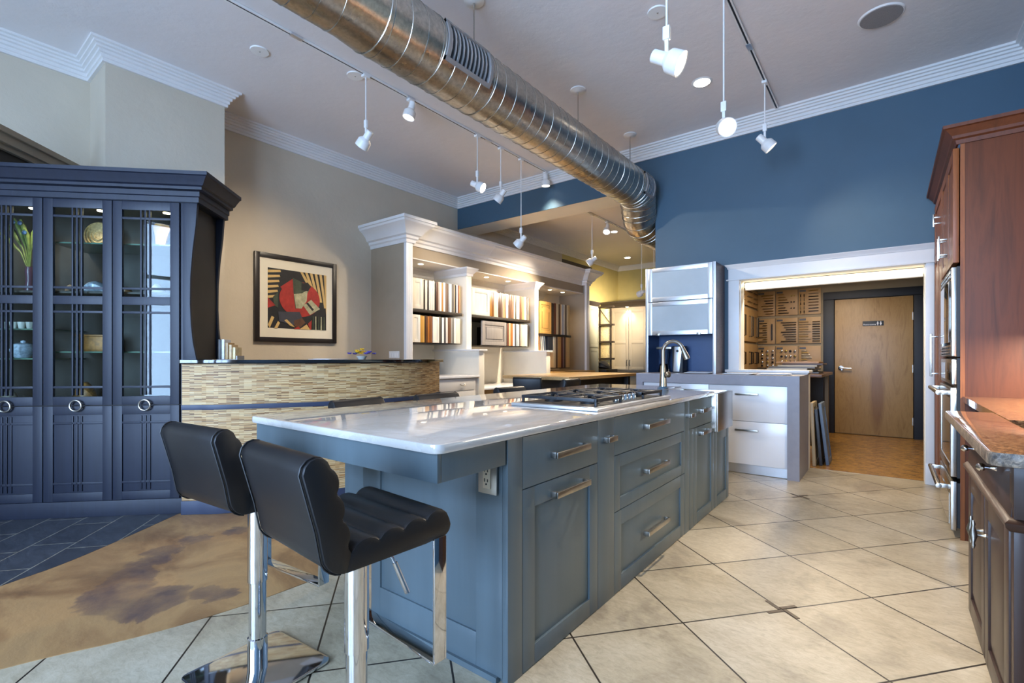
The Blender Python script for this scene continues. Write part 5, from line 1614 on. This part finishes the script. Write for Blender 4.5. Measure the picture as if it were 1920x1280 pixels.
# spiral lock seam
N = 36
sp = []
y = 1.76
pitch = 0.125
while y < 5.42:
    for k in range(N):
        a = -2 * PI * k / N
        yy = y + pitch * k / N
        if yy > 5.42: break
        sp.append((DXC + 0.219 * math.cos(a), yy, DZC + 0.219 * math.sin(a)))
    y += pitch
MB().tube(sp, 0.0027, 5).build('spiral_seam', M_steel, du)
sp = []
y = -0.4
while y < 1.55:
    for k in range(N):
        a = -2 * PI * k / N
        sp.append((DXC + 0.206 * math.cos(a), y + pitch * k / N, DZC + 0.206 * math.sin(a)))
    y += pitch
MB().tube(sp, 0.0027, 5).build('spiral_seam', M_steel, du)
sp = []
y = 6.12
while y < 8.5:
    for k in range(N):
        a = -2 * PI * k / N
        sp.append((DXC - 0.09 + 0.201 * math.cos(a), y + 0.11 * k / N, DZC - 0.335 + 0.201 * math.sin(a)))
    y += 0.11
MB().tube(sp, 0.0027, 5).build('spiral_seam', M_steel, du)


def ring(path_pt, tangent, r, tr=0.0045):
    c, t = Vector(path_pt), Vector(tangent).normalized()
    u = t.orthogonal().normalized()
    v = t.cross(u)
    MB().tube([c + (u * math.cos(a) + v * math.sin(a)) * r for a in (2 * PI * i / 40 for i in range(40))], tr, 6, loop=True).build('collar_ring', M_steel, du)


ring((DXC, 1.74, DZC), (0, 1, 0), 0.219)
ring((DXC, 2.16, DZC), (0, 1, 0), 0.219, 0.004)
ring((DXC, 2.66, DZC), (0, 1, 0), 0.219, 0.004)
ring((DXC, 5.30, DZC), (0, 1, 0), 0.2195)
for i in range(0, len(bend), 2):
    ring(bend[i], bend[min(i + 1, len(bend) - 1)] - bend[max(i - 1, 0)], 0.2195 - 0.018 * i / (len(bend) - 1), 0.006 if i % 4 == 0 else 0.0035)


def duct_vent(y0, y1, amid=0, half=28):
    """register with louvres let into the flank of the duct"""
    a0, a1 = math.radians(amid - half), math.radians(amid + half)
    R0, R1 = 0.217, 0.233

    def P(r, a, y): return (DXC + r * math.cos(a), y, DZC + r * math.sin(a))

    def patch(m, aa, bb, ya, yb, ra, rb, n=6):
        rr = []
        for i in range(n + 1):
            a = aa + (bb - aa) * i / n
            rr.append([P(ra, a, ya), P(rb, a, ya), P(rb, a, yb), P(ra, a, yb)])
        m.rings(rr)
    ba = math.radians(7)
    m = MB()
    patch(m, a0 - ba, a1 + ba, y0, y0 + 0.025, R0, R1)
    patch(m, a0 - ba, a1 + ba, y1 - 0.025, y1, R0, R1)
    patch(m, a0 - ba, a0, y0, y1, R0, R1, 2)
    patch(m, a1, a1 + ba, y0, y1, R0, R1, 2)
    fr = m.build('register_frame', pmat('register_grey', '#9c9795', 0.45, 0.3, var=0.05), du, smooth=40)
    m = MB()
    patch(m, a0, a1, y0 + 0.02, y1 - 0.02, 0.2165, 0.2195)
    m.build('register_back', M_blkm, fr)
    m = MB()
    n = int((y1 - y0) / 0.036)
    for i in range(n):
        yy = y0 + 0.03 + (y1 - y0 - 0.06) * i / (n - 1)
        patch(m, a0, a1, yy - 0.006, yy + 0.006, 0.219, 0.227, 4)
    m.build('louvres', M_alu, fr)


duct_vent(2.17, 2.60)
duct_vent(5.36, 5.66 - 0.06)
for y in (2.65, 4.165, 5.38):
    MB().cyl((DXC, y, DZC + 0.21), (DXC, y, 3.775), 0.006, n=8).build('hanger_rod', M_steel, du)
    MB().lathe((DXC, y, 3.789), (DXC, y, 3.765), [(0, 0.075), (0.4, 0.075), (0.6, 0.05), (1, 0.03)], 24).build('ceiling_rose', M_lamp, du)


def track(name, label, x, y0, y1, z):
    t = thing(name, label, 'light track', (x, (y0 + y1) / 2, z))
    m = MB().box(x - 0.018, x - 0.007, y0, y1, z - 0.02, z - 0.001).box(x + 0.007, x + 0.018, y0, y1, z - 0.02, z - 0.001).box(x - 0.018, x + 0.018, y0, y1, z - 0.004, z - 0.001)
    m.build('rail', M_lamp, t)
    bx('conductor_slot', M_blkm, (x - 0.006, x + 0.006, y0 + 0.01, y1 - 0.01, z - 0.0185, z - 0.005), t)
    y = y0 + 1.15
    while y < y1 - 0.3:
        bx('joiner', M_alu, (x - 0.019, x + 0.019, y - 0.05, y + 0.05, z - 0.0215, z - 0.002), t)
        y += 1.2


track('light_track', 'white ceiling light track left of the spiral duct', -3.82, -1.5, 5.80, 3.79)
track('light_track', 'white ceiling light track right of the spiral duct near the blue wall', -0.925, 0.9, 5.72, 3.79)
track('light_track', 'ceiling light track in the back room beyond the beam', -3.9, 6.9, 10.6, 3.56)


def lamp(x, y, zc, drop, aim, label, power, hot=False, ang=70, lit=True):
    """track spot: adaptor at the ceiling, thin stem, yoke and enamelled head aimed along aim"""
    t = thing('track_spotlight', label, 'spotlight', (x, y, zc), 0, 'white track spotlights')
    MB().box(-0.022, 0.022, -0.035, 0.035, -0.045, -0.0215).build('adaptor', M_lamp, t, bev=0.003, world=False)
    zl = -drop
    if drop > 0.2: MB().cyl((0, 0, -0.045), (0, 0, zl + 0.16), 0.0055, n=10).build('stem', M_lamp, t, world=False)
    m = MB()
    if drop > 0.2: m.box(-0.018, 0.018, -0.012, 0.012, zl + 0.095, zl + 0.165)
    m.box(-0.010, 0.010, -0.006, 0.006, zl, zl + 0.10 if drop > 0.2 else -0.045)
    m.build('yoke', M_lamp, t, bev=0.003, world=False)
    a = Vector(aim).normalized()
    c = Vector((0, 0, zl - 0.01))
    p0, p1 = c - a * 0.085, c + a * 0.085
    hd = MB().lathe(p0, p1, [(0, 0.026), (0.03, 0.033), (0.45, 0.034), (0.58, 0.056), (0.62, 0.060), (1, 0.063), (0.985, 0.056), (0.8, 0.05)], 28, cap=True).build('lamp_head', M_lamp, t, world=False)
    MB().lathe(c + a * 0.052, c + a * 0.080, [(0, 0.045), (0.5, 0.052), (1, 0.035)], 24).build('bulb', M_bulb if hot else M_bulbdim, hd, world=False)
    if power: spot_light('spotlight_beam', c + a * 0.095, a, power * 1.3, WARM, ang + 25, 1.0, 0.05, t)


LT, RT = -3.82, -0.925
lamp(LT, 2.719, 3.79, 0.60, (-0.75, -0.1, -0.75), 'hanging spotlight nearest the dark blue cabinet on the left track', 50)
lamp(LT, 3.251, 3.79, 0.12, (-0.15, -0.25, -1), 'spotlight fixed close to the left track, first after the hanging one', 40)
lamp(LT, 4.259, 3.79, 0.60, (0.75, 0.25, -0.42), 'hanging spotlight on the left track turned right towards the island', 60, True)
lamp(LT, 4.696, 3.79, 0.60, (-0.70, -0.15, -0.75), 'hanging spotlight on the left track aimed at the cream display cornice', 38)
lamp(LT, 5.118, 3.79, 1.09, (-0.75, -0.1, -0.65), 'longest hanging spotlight on the left track, in front of the display', 34)
lamp(LT, 5.697, 3.79, 0.12, (0.0, 0.05, -1), 'spotlight fixed close to the far end of the left track', 40)
lamp(RT, 2.524, 3.79, 1.05, (0.80, 0.15, -0.48), 'large nearest hanging spotlight glowing white on the right track', 80, True, 110)
lamp(RT, 3.646, 3.79, 0.98, (0.45, -0.70, -0.45), 'hanging spotlight shining straight at the viewer before the blue wall', 170, True, 140)
lamp(RT, 5.094, 3.79, 0.585, (0.53, 0.20, -0.62), 'hanging spotlight on the right track against the blue wall', 22)
lamp(-3.9, 7.20, 3.56, 0.78, (-0.75, -0.35, -0.6), 'hanging spotlight in front of the far end of the display cornice', 160)
lamp(-3.9, 7.75, 3.56, 0.13, (0.1, -0.5, -0.85), 'lit spotlight fixed to the back-room track left of the duct', 200, True)
lamp(-3.9, 9.25, 3.56, 1.10, (-0.8, 0.4, -0.25), 'hanging spotlight against the olive far wall', 150)
lamp(-3.9, 9.9, 3.56, 1.15, (-0.75, 0.5, -0.25), 'hanging spotlight at the aluminium cabinet edge against the olive wall', 150)


def downlight(x, y, z, r, label, power):
    t = thing('recessed_downlight', label, 'ceiling light', (x, y, z))
    MB().lathe((x, y, z - 0.0005), (x, y, z - 0.006), [(0, r + 0.02), (1, r + 0.012)], 32).build('trim_ring', M_lamp, t)
    MB().lathe((x, y, z - 0.006), (x, y, z - 0.012), [(0, r), (1, r * 0.9)], 32).build('bulb', M_bulb, t)
    spot_light('downlight_beam', (x, y, z - 0.03), (0, 0, -1), power, WARM, 165, 0.9, r, t)


downlight(-1.409, 4.777, 3.79, 0.075, 'bright recessed downlight between the duct and the right track', 260)
downlight(-4.13, 8.5, 3.56, 0.06, 'recessed downlight in the back room just left of the duct bend', 230)
downlight(-4.95, 10.9, 3.56, 0.07, 'recessed downlight above the grey cupboard in the back room', 120)
downlight(-4.0, 9.75, 3.56, 0.07, 'recessed downlight at the edge of the blue wall in the back room', 230)
for nm, x, y, r, lb, mt in (('ceiling_speaker', -0.045, 4.698, 0.135, 'round grey-grilled loudspeaker in the ceiling at the right', pmat('speaker_grille', '#8f8c8b', 0.6, var=0.15, nscale=200)),
                            ('ceiling_cover', -4.261, 1.962, 0.075, 'round white cover plate on the ceiling above the beige pier', M_lamp),
                            ('ceiling_cover', -1.389, 3.597, 0.075, 'round white cover plate near the top of the large glowing spotlight', M_lamp),
                            ('ceiling_cover', -3.93, 2.68, 0.075, 'round white cover plate beside the left track at the first spotlight', M_lamp)):
    t = thing(nm, lb, 'ceiling fitting', (x, y, 3.79))
    MB().lathe((x, y, 3.7895), (x, y, 3.780), [(0, r + 0.015 if nm == 'ceiling_speaker' else r), (1, r + 0.005 if nm == 'ceiling_speaker' else r - 0.003)], 36).build('rim', M_lamp, t)
    MB().lathe((x, y, 3.780), (x, y, 3.777), [(0, r if nm == 'ceiling_speaker' else 0.007), (1, r - 0.004 if nm == 'ceiling_speaker' else 0.005)], 36).build('grille' if nm == 'ceiling_speaker' else 'screw', mt if nm == 'ceiling_speaker' else M_nickel, t)
